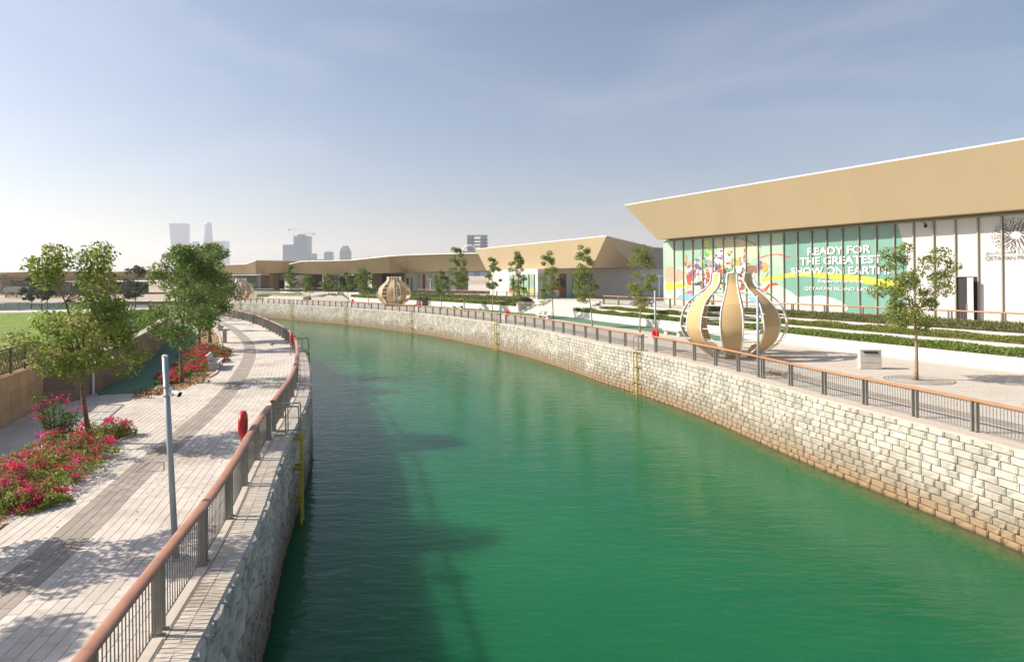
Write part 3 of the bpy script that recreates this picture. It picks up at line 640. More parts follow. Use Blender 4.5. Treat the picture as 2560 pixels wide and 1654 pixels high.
def ladder(label, crv, s_, sgn):
    """sgn +1: water on the left of the line"""
    p = crv.pt(s_, 0.0); a = crv.ang(s_) + (0 if sgn > 0 else math.pi)
    root = thing('quay_ladder', label, 'ladder', (p[0], p[1], 0), a, 'yellow ladders down to the canal', local=True)
    for x in (-0.22, 0.22):
        b = MB(); b.box((x, 0.32, -1.62), (0.03, 0.07, 3.2)); b.build('stile', M['yellow'], root)
    for k in range(10):
        b = MB(); b.tube([(-0.22, 0.32, -0.2 - k * 0.3), (0.22, 0.32, -0.2 - k * 0.3)], 0.014, 6); b.build('rung', M['yellow'], root)
    for z in (-0.1, -1.1, -2.2):
        for x in (-0.24, 0.24):
            b = MB(); b.box((x, 0.16, z), (0.02, 0.34, 0.1)); b.build('bracket', M['amber'], root)
    for x in (-0.3, 0.3):
        b = MB(); b.tube([(x, -0.5, 0.06), (x, 0.22, 0.08), (x, 0.27, 0.13), (x, 0.27, 0.92), (x, 0.22, 0.98), (x, -0.5, 0.98)], 0.024, 6); b.tube([(x, -0.14, 0.06), (x, -0.14, 0.98)], 0.022, 6)
        b.build('grab_hoop', M['steel'], root)
    return root
def buoy(label, crv, s_, off, flip, z=1.18, r=0.38):
    p = crv.pt(s_, off); root = thing('life_buoy', label, 'life buoy', (p[0], p[1], 0), crv.ang(s_) + (math.pi if flip else 0), 'red life buoys along the canal railings', local=True)
    b = MB(); pf = [(0.17, -0.05), (0.2, -0.075), (0.32, -0.085), (0.37, -0.06), (0.38, 0), (0.37, 0.06), (0.32, 0.085), (0.2, 0.075), (0.17, 0.05), (0.17, -0.05)]
    n = 28; vs_ = []; fs = []
    for k in range(n):
        an = 2 * math.pi * k / n
        for rr, yy in pf[:-1]: vs_.append((rr * math.cos(an), yy, z + rr * math.sin(an)))
    m_ = len(pf) - 1
    for k in range(n):
        for j in range(m_): fs.append((k * m_ + j, k * m_ + (j + 1) % m_, ((k + 1) % n) * m_ + (j + 1) % m_, ((k + 1) % n) * m_ + j))
    b.add(vs_, fs); b.build('ring', M['red'], root, smooth=True)
    b = MB(); b.lathe([(0.0, -0.03), (0.175, -0.03), (0.175, 0.03), (0.0, 0.03)], 20); 
    b.v = [(x, zz, z + y) for x, y, zz in b.v]; b.build('backplate', M['red'], root)
    b = MB(); b.box((-0.05, 0.05, z), (0.03, 0.05, 0.24)); b.box((0.05, 0.05, z), (0.03, 0.05, 0.24)); b.box((0, 0.05, z + 0.02), (0.1, 0.04, 0.03)); b.build('handle', M['darkred'], root)
    b = MB(); b.tube([(0, -0.05, 0), (0, -0.05, z)], 0.025, 6); b.box((0, -0.05, 0.01), (0.14, 0.14, 0.02)); b.build('stand', M['steel'], root)
    return root
# left side
lb_ = [LC.near(-8.2, 21.4), LC.near(-14.6, 45.0), LC.near(-26.0, 68.5), LC.near(-41.0, 90.3)]
segs = [(1.0, lb_[0] - 0.45)] + [(lb_[i] + 0.45, lb_[i + 1] - 0.45) for i in range(3)] + [(lb_[3] + 0.45, LC.L - 2)]
names = ['nearest stretch of steel railing with thick brown timber handrail on the left quay', 'brown-topped left railing between the near ladder and the second ladder', 'left quay railing beyond the second ladder where the path bends', 'left quay railing on the far bend before the last life buoy', 'far end of the left quay railing behind the tree trunks']
for (a, b), l in zip(segs, names): railing('railing', l, LC, a, b, 0.63, M['rail_l'], 0.105, group='left quay railings')
ladder('nearest yellow ladder with grey hoops on the shaded left wall', LC, lb_[0], -1)
ladder('grey-hooped ladder at the second gap in the left railing', LC, lb_[1], -1)
for s_, l in ((LC.near(-7.15, 17.6), 'large red life buoy seen edge-on by the nearest left railing'), (lb_[1] - 1.2, 'red life buoy at the bend of the left railing'), (lb_[3] - 3.6, 'small red life buoy at the far end of the left path')):
    buoy(l, LC, s_, 0.9, True)
# right side
rl = [RC.near(8.5, 43.6), RC.near(-1.6, 70.6), RC.near(-14.4, 92.8), RC.near(-28.5, 110), RC.near(-42.9, 124.8), RC.near(-58.5, 138)]
segs = [(0.5, rl[0] - 1.0)] + [(rl[i] + 0.5, rl[i + 1] - 0.6) for i in range(5)] + [(rl[5] + 0.5, RC.L - 0.3)]
nm = ['orange-topped right railing nearest the camera in front of the big sculpture', 'right railing between the nearest yellow ladder and the second ladder', 'right railing between the second and third yellow ladders', 'right railing passing in front of the second onion sculpture', 'right railing between the fourth and fifth ladders', 'right railing between the fifth and sixth ladders', 'far end of the right railing in front of the smallest sculpture']
for (a, b), l in zip(segs, nm): railing('railing', l, RC, a, b, -0.62, M['rail_r'], 0.095, group='right quay railings')
ln = ['tall yellow ladder on the sunlit wall nearest the big sculpture', 'second yellow ladder on the sunlit right wall', 'third yellow ladder below the second onion sculpture', 'fourth yellow ladder along the right wall', 'fifth yellow ladder along the right wall', 'farthest yellow ladder below the smallest sculpture']
for s_, l in zip(rl, ln): ladder(l, RC, s_, +1)
bn = ['red life buoy beside the ladder nearest the big sculpture', 'red life buoy above the second right-hand ladder', 'red life buoy beside the second onion sculpture', 'red life buoy above the fourth right-hand ladder', None, 'red life buoy in front of the smallest sculpture']
for s_, l in zip(rl, bn):
    if l: buoy(l, RC, s_ - 0.45, -1.0, False)

# ------------------------------------------------------------------ left retaining wall with stone cladding
def clad_wall(name, label, pts, heights, m, ph=0.6, pw=0.85, cap=True, sign=-1, seed=1):
    r = random.Random(seed); root = thing(name, label, 'retaining wall', (*pts[0], 0)); core = MB(); g = org(root); k = 0; W_ = 0.4
    for i in range(len(pts) - 1):
        a, b = Vector((*pts[i], 0)), Vector((*pts[i + 1], 0)); d = (b - a); L = d.length; d.normalize(); n = Vector((d.y, -d.x, 0))   # right-hand side faces the path
        h0, h1 = heights[i], heights[i + 1]
        A, B = a - n * 0.03, b - n * 0.03; A2, B2 = a - n * W_, b - n * W_
        core.quad((A.x, A.y, -.05), (B.x, B.y, -.05), (B.x, B.y, h1 - .03), (A.x, A.y, h0 - .03)); core.quad((B2.x, B2.y, -.05), (A2.x, A2.y, -.05), (A2.x, A2.y, h0 - .03), (B2.x, B2.y, h1 - .03))
        core.quad((A.x, A.y, h0 - .03), (B.x, B.y, h1 - .03), (B2.x, B2.y, h1 - .03), (A2.x, A2.y, h0 - .03))
        nx_ = max(1, round(L / pw)); nz_ = max(1, round(min(h0, h1) / ph)); ang = math.atan2(d.y, d.x)
        for q in range(nx_):
            hh = h0 + (h1 - h0) * (q + 0.5) / nx_ - 0.03; w = L / nx_
            for z in range(nz_):
                c = a + d * (w * (q + 0.5)); t_ = MB(); key = 'cladding_panel'
                inst('cladding_panel', CLAD[r.randrange(3)][m], root, (c.x - n.x * 0.03, c.y - n.y * 0.03, hh / nz_ * (z + 0.5)), ang, (w - 0.008, 0.035 + r.uniform(-.006, .006), hh / nz_ - 0.008))
        cp_ = MB(); o1, o2 = a + n * 0.03, b + n * 0.03; o3, o4 = b - n * (W_ + .03), a - n * (W_ + .03)
        vs_ = [(o1.x, o1.y, h0 - .03), (o2.x, o2.y, h1 - .03), (o3.x, o3.y, h1 - .03), (o4.x, o4.y, h0 - .03), (o1.x, o1.y, h0 + .02), (o2.x, o2.y, h1 + .02), (o3.x, o3.y, h1 + .02), (o4.x, o4.y, h0 + .02)]
        cp_.add(vs_, [(4, 5, 6, 7), (0, 1, 5, 4), (1, 2, 6, 5), (2, 3, 7, 6), (3, 0, 4, 7), (3, 2, 1, 0)]); cp_.build('cap_stone', M['concrete_d'] if m == 'brownstone' else M['tanstone'], root)
    core.build('wall_core', M[m], root); return root
CLAD = []
for k in range(3):
    D = {}
    for m in ('brownstone', 'tanstone'):
        b = MB(); b.add([(-.5, -1, -.5), (.5, -1, -.5), (.5, -1, .5), (-.5, -1, .5), (-.5, 0.6, -.5), (.5, 0.6, -.5), (.5, 0.6, .5), (-.5, 0.6, .5)], [(0, 1, 2, 3), (1, 5, 6, 2), (3, 2, 6, 7), (4, 0, 3, 7), (0, 4, 5, 1)])
        D[m] = b.mesh('cladding_panel', M[m])
    CLAD.append(D)
seg2 = [tuple(p) for p in catmull(WALLB[4:], 2.0)]
clad_wall('retaining_wall', 'lighter tan stone retaining wall at the left picture edge', WALLB[0:4], [1.8, 1.78, 1.75, 1.7], 'tanstone', seed=2)
clad_wall('retaining_wall', 'long curved brown stone retaining wall beside the running track', [WALLB[3]] + seg2, [1.7] + list(np.interp(np.linspace(0, 1, len(seg2)), [0, .3, .7, 1], [1.72, 1.95, 1.9, 1.5])), 'brownstone', seed=3)
# raised lawn behind it
lawn = [(p[0] - 0.3, p[1]) for p in WALLB[:4]] + [(-19.3, 27.9)] + [(p[0] - 0.35, p[1]) for p in seg2[1:]] + [(-45, 76), (-62, 73.5), (-90, 68), (-120, 60), (-110, 10), (-40, 5)]
tag(fill(lawn, 1.55, 'lawn', M['lawn']), 'bright green mown lawn behind the retaining wall')
# ------------------------------------------------------------------ foliage helpers
def leaves(C, size, r, up=0.3, asp=0.55, jit=0.35):
    """C (n,3) leaf centres -> rhombic leaf quads"""
    n = len(C); d = r.normal(size=(n, 3)); d /= np.linalg.norm(d, axis=1)[:, None]
    nn = r.normal(size=(n, 3)); nn[:, 2] = np.abs(nn[:, 2]) + up; w = np.cross(d, nn); w /= (np.linalg.norm(w, axis=1)[:, None] + 1e-9)
    L = (size * (1 + jit * r.uniform(-1, 1, n)))[:, None]
    V = np.stack([C - d * L * .5, C + w * L * asp * .5 + d * L * .08, C + d * L * .5, C - w * L * asp * .5 + d * L * .08], 1).reshape(-1, 3)
    return V
def leaf_obj(name, C, size, m, parent=None, seed=0, up=0.3, asp=0.55):
    r = np.random.default_rng(seed); V = leaves(np.asarray(C), size, r, up, asp)
    if parent is not None: V = V - np.array(org(parent))
    return mobj(name, np_mesh(name, V, np.arange(len(V)).reshape(-1, 4), [m]), parent)
def clump_pts(centres, rad, per, r, flat=0.75):
    out = []
    for c, q in zip(centres, rad):
        k = max(4, int(per * (q / np.mean(rad)) ** 1.5)); d = r.normal(size=(k, 3)); d /= np.linalg.norm(d, axis=1)[:, None]
        rr = q * r.uniform(0.25, 1.0, k) ** 0.6; p = d * rr[:, None]; p[:, 2] *= flat; out.append(np.array(c) + p)
    return np.concatenate(out)
def tree(name, label, base, h, cw, seed, lm, bm, nclump=26, per=130, leaf=0.13, th=0.42, lean=(0, 0), tr=0.07, group=None, shape='round', blossom=None, cr=None, low=None, stems=5):
    """th: bare trunk share of the height; cw crown width"""
    r = np.random.default_rng(seed); x, y, z = base
    root = thing(name, label, 'tree', base, 0, group)
    trunk = MB(); ph = r.uniform(0, 6); T = []
    for k in range(8):
        f = k / 7; zz = f * h * th * 1.12; w = 0.05 * math.sin(f * 5 + ph)
        T.append(Vector((x + lean[0] * f * th + w, y + lean[1] * f * th + w * .6, z + zz)))
    trunk.tube(T, [tr * (1.35 - 0.2 * min(1, k * 2)) if k == 0 else tr * (1.1 - 0.45 * k / 7) for k in range(8)], 8)
    top = T[-1]; cz0 = z + h * th * (0.9 if low is None else low); cz1 = z + h; cc = []; rad = []
    while len(cc) < nclump:
        f = r.uniform(0, 1); a = r.uniform(0, 6.283)
        if shape == 'round': env = math.sin(math.pi * min(0.97, f * 0.85 + 0.12)) ** 0.7
        elif shape == 'cone': env = (0.25 + 0.75 * math.sin(math.pi * min(0.5, f * 1.9 + 0.12))) * (1 - 0.62 * f)
        elif shape == 'umbrella': env = 0.35 + 0.65 * math.sin(math.pi * min(1, f * 0.7 + 0.15))
        else: env = (0.5 + 0.5 * math.sin(math.pi * (f * 0.8 + 0.15))) * (1 - 0.35 * f)
        q = cw / 2 * env * math.sqrt(r.uniform(0.04, 1)); px_ = x + lean[0] * (th + f * (1 - th)) + q * math.cos(a); py_ = y + lean[1] * (th + f * (1 - th)) + q * math.sin(a)
        cc.append((px_, py_, cz0 + (cz1 - cz0) * f)); rad.append((cr or cw * 0.14) * r.uniform(0.65, 1.3))
    # limbs from the fork to groups of clumps
    order = sorted(range(nclump), key=lambda i: cc[i][2]); hubs = []
    for s_ in range(stems):
        i = order[int((s_ + 0.5) * nclump / stems)]; c = Vector(cc[i]); mid = top.lerp(c, 0.5) + Vector((r.uniform(-.1, .1), r.uniform(-.1, .1), 0.1 * h * 0.2))
        s0 = T[-1 - min(2, s_ // 3)]; trunk.tube([s0, mid, c], [tr * 0.5, tr * 0.3, tr * 0.14], 6); hubs += [mid, c]
    for i in range(nclump):
        c = Vector(cc[i]); hb = min(hubs, key=lambda q: (q - c).length)
        if (hb - c).length > 0.05: trunk.tube([hb, hb.lerp(c, 0.5) + Vector((0, 0, 0.05)), c], [tr * 0.2, tr * 0.14, tr * 0.08], 4)
    trunk.build('trunk', bm, root, smooth=True)
    pts = clump_pts(cc, rad, per, r)
    leaf_obj('crown', pts, leaf, lm, root, seed + 1)
    if blossom:
        sel = [i for i in range(nclump) if math.hypot(cc[i][0] - x, cc[i][1] - y) > cw * 0.2]; r.shuffle(sel); sel = sel[:blossom]
        leaf_obj('blossom', clump_pts([np.array(cc[i]) + np.array([0, -0.1, 0.12]) for i in sel], [rad[i] * 0.8 for i in sel], per * 0.5, r), leaf * 0.85, M['leaf_blossom'], root, seed + 2)
    return root
def strip_pts(A, B, n, zf, hgt, r, edge=0.0):
    """random points over the band between polylines A and B (same length), zf base level"""
    A = np.array(A); B = np.array(B); t = r.uniform(0, len(A) - 1.001, n); i = t.astype(int); f = (t - i)[:, None]; a = A[i] * (1 - f) + A[i + 1] * f; b = B[i] * (1 - f) + B[i + 1] * f
    w = r.uniform(0, 1, n); p = a * (1 - w[:, None]) + b * w[:, None]
    n1 = np.sin(p[:, 0] * 1.7 + p[:, 1] * 2.3) * 0.5 + np.sin(p[:, 0] * 0.9 - p[:, 1] * 1.1 + 1) * 0.5 + np.sin(p[:, 0] * 4.1 + p[:, 1] * 3.7) * 0.35
    prof = np.sqrt(np.clip(1 - (2 * w - 1) ** 2, 0, 1)) * 0.4 + 0.6
    z = zf + hgt * prof * (0.88 + 0.12 * n1) * r.uniform(0.12, 1, n) ** 0.6
    return np.column_stack([p, z])
def resamp(L, n):
    L = np.array(L, float); d = np.concatenate([[0], np.cumsum(np.linalg.norm(np.diff(L, axis=0), axis=1))]); t = np.linspace(0, d[-1], n); return np.column_stack([np.interp(t, d, L[:, 0]), np.interp(t, d, L[:, 1])])
# ------------------------------------------------------------------ right terraces: white planter tiers, hedges, stairs
T_Z = 1.75
RAILU = Crv([(40, 13.9), (36.0, 22.4), (33.0, 28.8), (29.3, 36.6), (20, 56.3), (10.4, 76.6)])
NS = 60
fr = resamp(FRONT.p, NS); ru = resamp(RAILU.p, NS)
def lerpc(f): return fr * (1 - f) + ru * f
def planter(name, label, L, z0, z1, w, m=M['white'], ends=True):
    """low wall along polyline L, thickness w to the inland side (right)"""
    b = MB(); L = [tuple(p) for p in L]; C = []
    for i, p in enumerate(L):
        a, c = L[max(0, i - 1)], L[min(len(L) - 1, i + 1)]; d = (c[0] - a[0], c[1] - a[1]); l = math.hypot(*d); C.append((p[0] + d[1] / l * w, p[1] - d[0] / l * w))
    for i in range(len(L) - 1):
        b.quad((*L[i + 1], z0), (*L[i], z0), (*L[i], z1), (*L[i + 1], z1)); b.quad((*L[i + 1], z1), (*L[i], z1), (*C[i], z1), (*C[i + 1], z1)); b.quad((*C[i], z0), (*C[i + 1], z0), (*C[i + 1], z1), (*C[i], z1))
    for k in (0, -1): b.quad((*L[k], z0), (*C[k], z0), (*C[k], z1), (*L[k], z1))
    return tag(b.build(name, m), label, 'planter')
tiers = [(0.0, -0.02, 0.75), (0.38, 0.5, 1.25), (0.74, 0.95, 1.7)]
tl = ['lowest long white planter wall beside the right promenade', 'middle white planter wall between two hedge strips', 'upper white planter wall below the terrace railing']
cut = [NS, NS - 3, NS - 6]
for k, (f, z0, z1) in enumerate(tiers):
    planter('planter_wall', tl[k], lerpc(f)[:cut[k]], z0, z1, 0.22)
# soil behind each tier and end wall at the stairs
soil = MB()
for k in range(3):
    a = lerpc(tiers[k][0] + 0.03)[:cut[k]]; b_ = lerpc((tiers[k + 1][0] if k < 2 else 1.0))[:cut[k]]; z = tiers[k][2] - 0.1
    for i in range(len(a) - 1): soil.quad((*a[i + 1], z), (*a[i], z), (*b_[i], z), (*b_[i + 1], z))
tag(soil.build('planter_soil', M['soil']), 'dark soil in the white planter tiers', None, None, 'structure')
r = np.random.default_rng(21)
hl = [('low dark green shrub strip in the lowest white planter', 'leaf_hedge', 0.6, 40000, 0.15), ('clipped yellow-green hedge strip in the middle planter', 'leaf_box', 0.58, 52000, 0.11), ('tall dry feathery grass strip below the terrace railing', 'leaf_grass', 0.8, 34000, 0.22)]
for k in range(3):
    a = lerpc(tiers[k][0] + 0.015)[6:cut[k] - 1]; b_ = lerpc((tiers[k + 1][0] - 0.03 if k < 2 else 0.98))[6:cut[k] - 1]
    if k == 2: a, b_ = a[:38], b_[:38]
    pts = strip_pts(a, b_, hl[k][3], tiers[k][2] - 0.1, hl[k][2], r)
    gap = np.abs(np.sin(pts[:, 1] * 0.11 + k * 2 + 0.6)) > (0.02 if k == 1 else 0.0); pts = pts[gap]
    o = leaf_obj('hedge', pts, hl[k][4], M[hl[k][1]], None, 30 + k, up=0.6, asp=0.5 if k < 2 else 0.16); tag(o, hl[k][0], 'hedge', None, 'stuff')
# terrace slab
LR = LFRONT.line(0, LFRONT.near(*P(1005, 759.3)), 8, -3.4)
terr = [tuple(p) for p in ru] + [(11.9, 84.2), (4.4, 93.6)] + [tuple(p) for p in LR] + [(-33, 146), (-44, 156), (-52, 164), (-62, 171), (-90, 176), (-90, 260), (120, 260), (120, 14)]
tag(fill(terr, T_Z, 'upper_terrace', M['concrete']), 'pale upper terrace in front of the pavilions')
tf = MB(); tp = [tuple(p) for p in ru]
for i in range(len(tp) - 1): tf.quad((*tp[i + 1], 0), (*tp[i], 0), (*tp[i], T_Z - 0.004), (*tp[i + 1], T_Z - 0.004))
tag(tf.build('terrace_edge', M['white']), 'white edge wall holding the terrace of the mural pavilion', 'retaining wall'); tf = MB()
tp2 = [(11.9, 84.25), (4.4, 93.65)] + [tuple(p) for p in LR] + [(-33, 146), (-44, 156), (-52, 164), (-62, 171), (-90, 176)]
for i in range(len(tp2) - 1): tf.quad((*tp2[i + 1], 0), (*tp2[i], 0), (*tp2[i], T_Z - 0.004), (*tp2[i + 1], T_Z - 0.004))
tag(tf.build('terrace_edge', M['white']), 'white edge wall holding the terrace left of the stairs', 'retaining wall')
# grand stairs between the planters
stt = thing('terrace_stairs', 'broad pale stone stairs rising to the terrace between the white planters', 'stairs', (4, 86, 0))
lo0, lo1, hi0, hi1 = Vector((7.2, 81.0, 0)), Vector((1.0, 92.0, 0)), Vector((11.9, 84.2, 0)), Vector((4.4, 93.6, 0))
for k in range(9):
    f0 = k / 9; z1 = T_Z * (k + 1) / 9; a = lo0.lerp(hi0, f0); b_ = lo1.lerp(hi1, f0); c = hi1 + (hi1 - lo1) * 0.02; d = hi0 + (hi0 - lo0) * 0.02
    st = MB(); st.prism([(a.x, a.y), (d.x, d.y), (c.x, c.y), (b_.x, b_.y)], T_Z * k / 9 - (0.02 if k == 0 else 0), z1 - 0.003); st.build('step', M['concrete'], stt)
ck = MB(); ck.prism([(7.2, 81.0), (10.6, 77.2), (12.2, 84.3), (12.0, 84.6)], 0, 1.2); tag(ck.build('stair_cheek', M['white']), 'white cheek wall at the right side of the terrace stairs', 'wall')
# left planters
lf = resamp(LFRONT.p, 40); lu = resamp(LFRONT.line(0, LFRONT.L, 4, -3.4), 40)
tl2 = ['lower white planter wall left of the terrace stairs', 'upper white planter wall left of the terrace stairs']
for k, (f, z0, z1) in enumerate(((0.0, -0.02, 0.8), (0.55, 0.5, 1.4))):
    L = lf * (1 - f) + lu * f; planter('planter_wall', tl2[k], L[k:], z0, z1, 0.22)
    L2 = lf * (1 - f - 0.44) + lu * (f + 0.44); sl_ = MB()
    for i in range(39): sl_.quad((*L[i + 1], z1 - .08), (*L[i], z1 - .08), (*L2[i], z1 - .08), (*L2[i + 1], z1 - .08))
    tag(sl_.build('planter_soil', M['soil']), 'soil in the white planters left of the stairs', None, None, 'structure')
    o = leaf_obj('hedge', strip_pts(L[1:], L2[1:], 26000, z1 - .08, 0.85, r), 0.22, M['leaf_hedge' if k == 0 else 'leaf_grass'], None, 40 + k, up=0.6); tag(o, ['dark green hedge in the lower planter left of the stairs', 'olive green hedge in the upper planter left of the stairs'][k], 'hedge', None, 'stuff')
ew = MB(); ew.prism([P(1296, 780), (4.2, 94.4), (2.0, 89.5)], 0, 1.45) if False else None
pe = MB(); a = lf[0]; c = lu[0]; pe.prism([(a[0], a[1]), (c[0], c[1]), (c[0] - .3, c[1] + .4), (a[0] - .3, a[1] + .4)], -0.02, 1.3); tag(pe.build('stair_cheek', M['white']), 'white cheek wall at the left side of the terrace stairs', 'wall')
# planter island further along and second stairs
def isle(label, pxs, z, hz, hedge):
    q = pl(pxs); b = MB(); b.prism(q, -0.02, z); tag(b.build('planter_box', M['white']), label, 'planter')
    q = np.array(q); c = q.mean(0); r_ = np.random.default_rng(len(label)); w = r_.dirichlet(np.ones(len(q)), 5000); p = w @ q; p = c + (p - c) * 1.35; ok = [inpoly(a, b2, [tuple(t_) for t_ in q]) for a, b2 in p]; p = p[ok]
    o = leaf_obj('hedge', np.column_stack([p, z + hz * r_.uniform(0.05, 1, len(p))]), 0.2, M['leaf_hedge'], None, 50, up=0.6); tag(o, hedge, 'hedge', None, 'stuff')
isle('white planter island with low hedge behind the far right railing', [(672, 750.5), (758, 751.5), (800, 740), (690, 738)], 0.85, 0.6, 'low green hedge on the white planter island')
isle('small white planter at the left of the planter island', [(640, 748), (676, 749.5), (684, 742), (650, 740)], 0.6, 0.5, 'olive shrubs in the small far planter')
s2 = thing('terrace_stairs', 'far pale stairs between the planter island and the left planters', 'stairs', (-45, 150, 0))
for k in range(8):
    f = k / 8; st = MB(); a0 = Vector((-46.5, 148.5, 0)).lerp(Vector((-52, 163, 0)), f); a1 = Vector((-36.6, 144, 0)).lerp(Vector((-43, 157, 0)), f)
    st.prism([(a0.x, a0.y), (a1.x, a1.y), (-42, 158.5), (-51.5, 164)], T_Z * k / 8 - 0.02, T_Z * (k + 1) / 8 - 0.004); st.build('step', M['concrete'], s2)
# terrace railings
railing('terrace_railing', 'orange-topped terrace railing in front of the big mural facade', RAILU, 8, RAILU.L - 0.5, 0.25 * -1, M['rail_r'], 0.07, 1.05, T_Z, 3.0, 1.0, bars=0.16)
LRC = Crv(LR, 0.5)
railing('terrace_railing', 'orange-topped terrace railing left of the stairs below the middle pavilion', LRC, 0.3, LRC.L, -0.25, M['rail_r'], 0.07, 1.05, T_Z, 3.0, 1.0, bars=0.2)
LRD = Crv([(-44.5, 155.7), (-52, 163.5), (-61, 170)], 0.5)
railing('terrace_railing', 'short far terrace railing above the planter island', LRD, 0.2, LRD.L, -0.3, M['rail_r'], 0.07, 1.05, T_Z, 3.0, 1.0, bars=0.25)

# ------------------------------------------------------------------ pavilion with the mural (big, right)
O1 = Vector((32.8, 41.0, 0)); D1 = Vector((-0.463, 0.886, 0)).normalized(); N1 = Vector((-D1.y, D1.x, 0))
def fw_(t, off, z): p = O1 + D1 * t + N1 * off; return (p.x, p.y, z)
def fac(x, y, off=0.0):            # photo pixel -> (t, z) on the facade plane
    u, v = uv(x, y); o = O1 + N1 * off; t = (o.x - u * o.y) / (u * D1.y - D1.x); Y = o.y + D1.y * t; return t, H - v * Y
pav1 = thing('pavilion', 'large pavilion with slanted beige roof band and football mural glass front', 'building', (*O1.xy, T_Z))
tL = 34.4; tR = -9.0; zt = 8.85
bk = MB(); bk.prism([fw_(tR, -0.12, 0)[:2], fw_(tL, -0.12, 0)[:2], fw_(tL, -24, 0)[:2], fw_(tR, -24, 0)[:2]], T_Z, 9.05); bk.build('wall', M['white'], pav1)
mx_ = [1685.7, 1709.7, 1731.9, 1757.4, 1783.3, 1809.5, 1836.9, 1865, 1894.6, 1926.4, 1959.4, 1993.7, 2028.6, 2065.5, 2105.4, 2146, 2189.4, 2234.6, 2284.3, 2335, 2388, 2442.8, 2506.5]
mt = [fac(x, 700)[0] for x in mx_]
pitch = (mt[0] - mt[-1]) / (len(mt) - 1)
mt = [mt[0] - pitch * i for i in range(len(mt) + 5)]
edges = [tL] + mt
tedge = lambda z: float(np.interp(z, [T_Z, 3.2, 5.0, 6.8, 8.9], [fac(2252, 790)[0], fac(2262, 745)[0], fac(2268, 690)[0], fac(2262, 640)[0], fac(2243, 565)[0]]))
for i in range(len(edges) - 1):
    a, b_ = edges[i], edges[i + 1]; door = abs((a + b_) / 2 - fac(2415, 700)[0]) < pitch * 0.45
    z0 = T_Z + 0.08; m_ = MB(); tm_ = (a + b_) / 2
    if door: z0 = fac(2415, 690)[1]
    col = 'vinyl_teal' if tm_ > fac(1975, 700)[0] else ('vinyl_deep' if tm_ > tedge(5) + pitch * 0.45 else 'vinyl_white')
    m_.quad(fw_(a, -0.05, z0), fw_(b_, -0.05, z0), fw_(b_, -0.05, zt), fw_(a, -0.05, zt)); m_.build('glass_panel', M[col], pav1)
    if door:
        d_ = MB(); d_.quad(fw_(a, -0.06, T_Z + .02), fw_(b_, -0.06, T_Z + .02), fw_(b_, -0.06, z0 - .06), fw_(a, -0.06, z0 - .06)); d_.build('doorway', M['dark'], pav1)
        d_ = MB(); wd = a - b_; p0 = fw_(a - wd * 0.5, 0.0, 0); p1 = fw_(b_ + 0.05, 0.55, 0)
        d_.prism([p0[:2], p1[:2], (p1[0] + 0.03, p1[1] + 0.04), (p0[0] + .03, p0[1] + .04)], T_Z + .03, z0 - .1); dd = d_.build('door', M['vinyl_white'], pav1)
        h_ = MB(); h_.box((p0[0] - .05, p0[1] - .03, T_Z + 1.05), (0.05, 0.05, 0.4), 0.4); h_.build('handle', M['steel'], dd)
        d_ = MB(); ca = (fw_(a, 0, 0)[0] + fw_(b_, 0, 0)[0]) / 2, (fw_(a, 0, 0)[1] + fw_(b_, 0, 0)[1]) / 2; d_.box((*ca, z0 - 0.03), (wd, 0.1, 0.06), math.atan2(D1.y, D1.x)); d_.build('transom', M['mullion'], pav1)
ang1 = math.atan2(D1.y, D1.x)
mm = MB(); mm.bbox((0, 0, 0), (0.085, 0.13, zt - T_Z - 0.04), 0.008); mm = mm.mesh('mullion', M['mullion'])
for t_ in mt: inst('mullion', mm, pav1, fw_(t_, 0.025, (zt + T_Z) / 2), ang1)
hb = MB(); c = fw_((tL + edges[-1]) / 2, 0.02, zt + 0.06); hb.box(c, (tL - edges[-1], 0.16, 0.12), ang1); hb.build('head_rail', M['mullion'], pav1)
sb = MB(); c = fw_((tL + edges[-1]) / 2, 0.02, T_Z + 0.05); sb.box(c, (tL - edges[-1], 0.18, 0.1), ang1); sb.build('sill_rail', M['mullion'], pav1)
# slanted roof band: bottom outline / top outline
def roof(parent, bot, top, zb, ztop, cap=0.1, zt_list=None):
    n = len(bot); b = MB(); zt_ = zt_list or [ztop] * n; zb_ = zb if isinstance(zb, list) else [zb] * n
    for i in range(n):
        j = (i + 1) % n; b.quad((*bot[i], zb_[i]), (*bot[j], zb_[j]), (*top[j], zt_[j]), (*top[i], zt_[i]))
    b.build('roof_band', M['fascia'], parent)
    s_ = MB(); s_.add([(*p, z) for p, z in zip(bot, zb_)], [tuple(range(n - 1, -1, -1))]); s_.build('soffit', M['soffit'], parent)
    c = MB(); vs_ = [(*p, z + 0.002) for p, z in zip(top, zt_)] + [(*p, z + cap) for p, z in zip(top, zt_)]; fs = [(i, (i + 1) % n, n + (i + 1) % n, n + i) for i in range(n)] + [tuple(range(n, 2 * n))]
    c.add(vs_, fs); c.build('roof_cap', M['capwhite'], parent)
def xy(t): return (t[0], t[1])
oB, oT = 1.5, 3.0
tb = fac(1643, 599, oB)[0]; tt, zz1 = fac(1562, 513, oT); zb1 = fac(1643, 599, oB)[1]; zr = fac(2560, 350, oT)[1]
roof(pav1, [xy(fw_(-14, oB, 0)), xy(fw_(-14, -26, 0)), xy(fw_(tb, -26, 0)), xy(fw_(tb, oB, 0))], [xy(fw_(-16, oT, 0)), xy(fw_(-16, -28, 0)), xy(fw_(tt - 2, -28, 0)), xy(fw_(tt, oT, 0))], 9.05, (zz1 + zr) / 2)
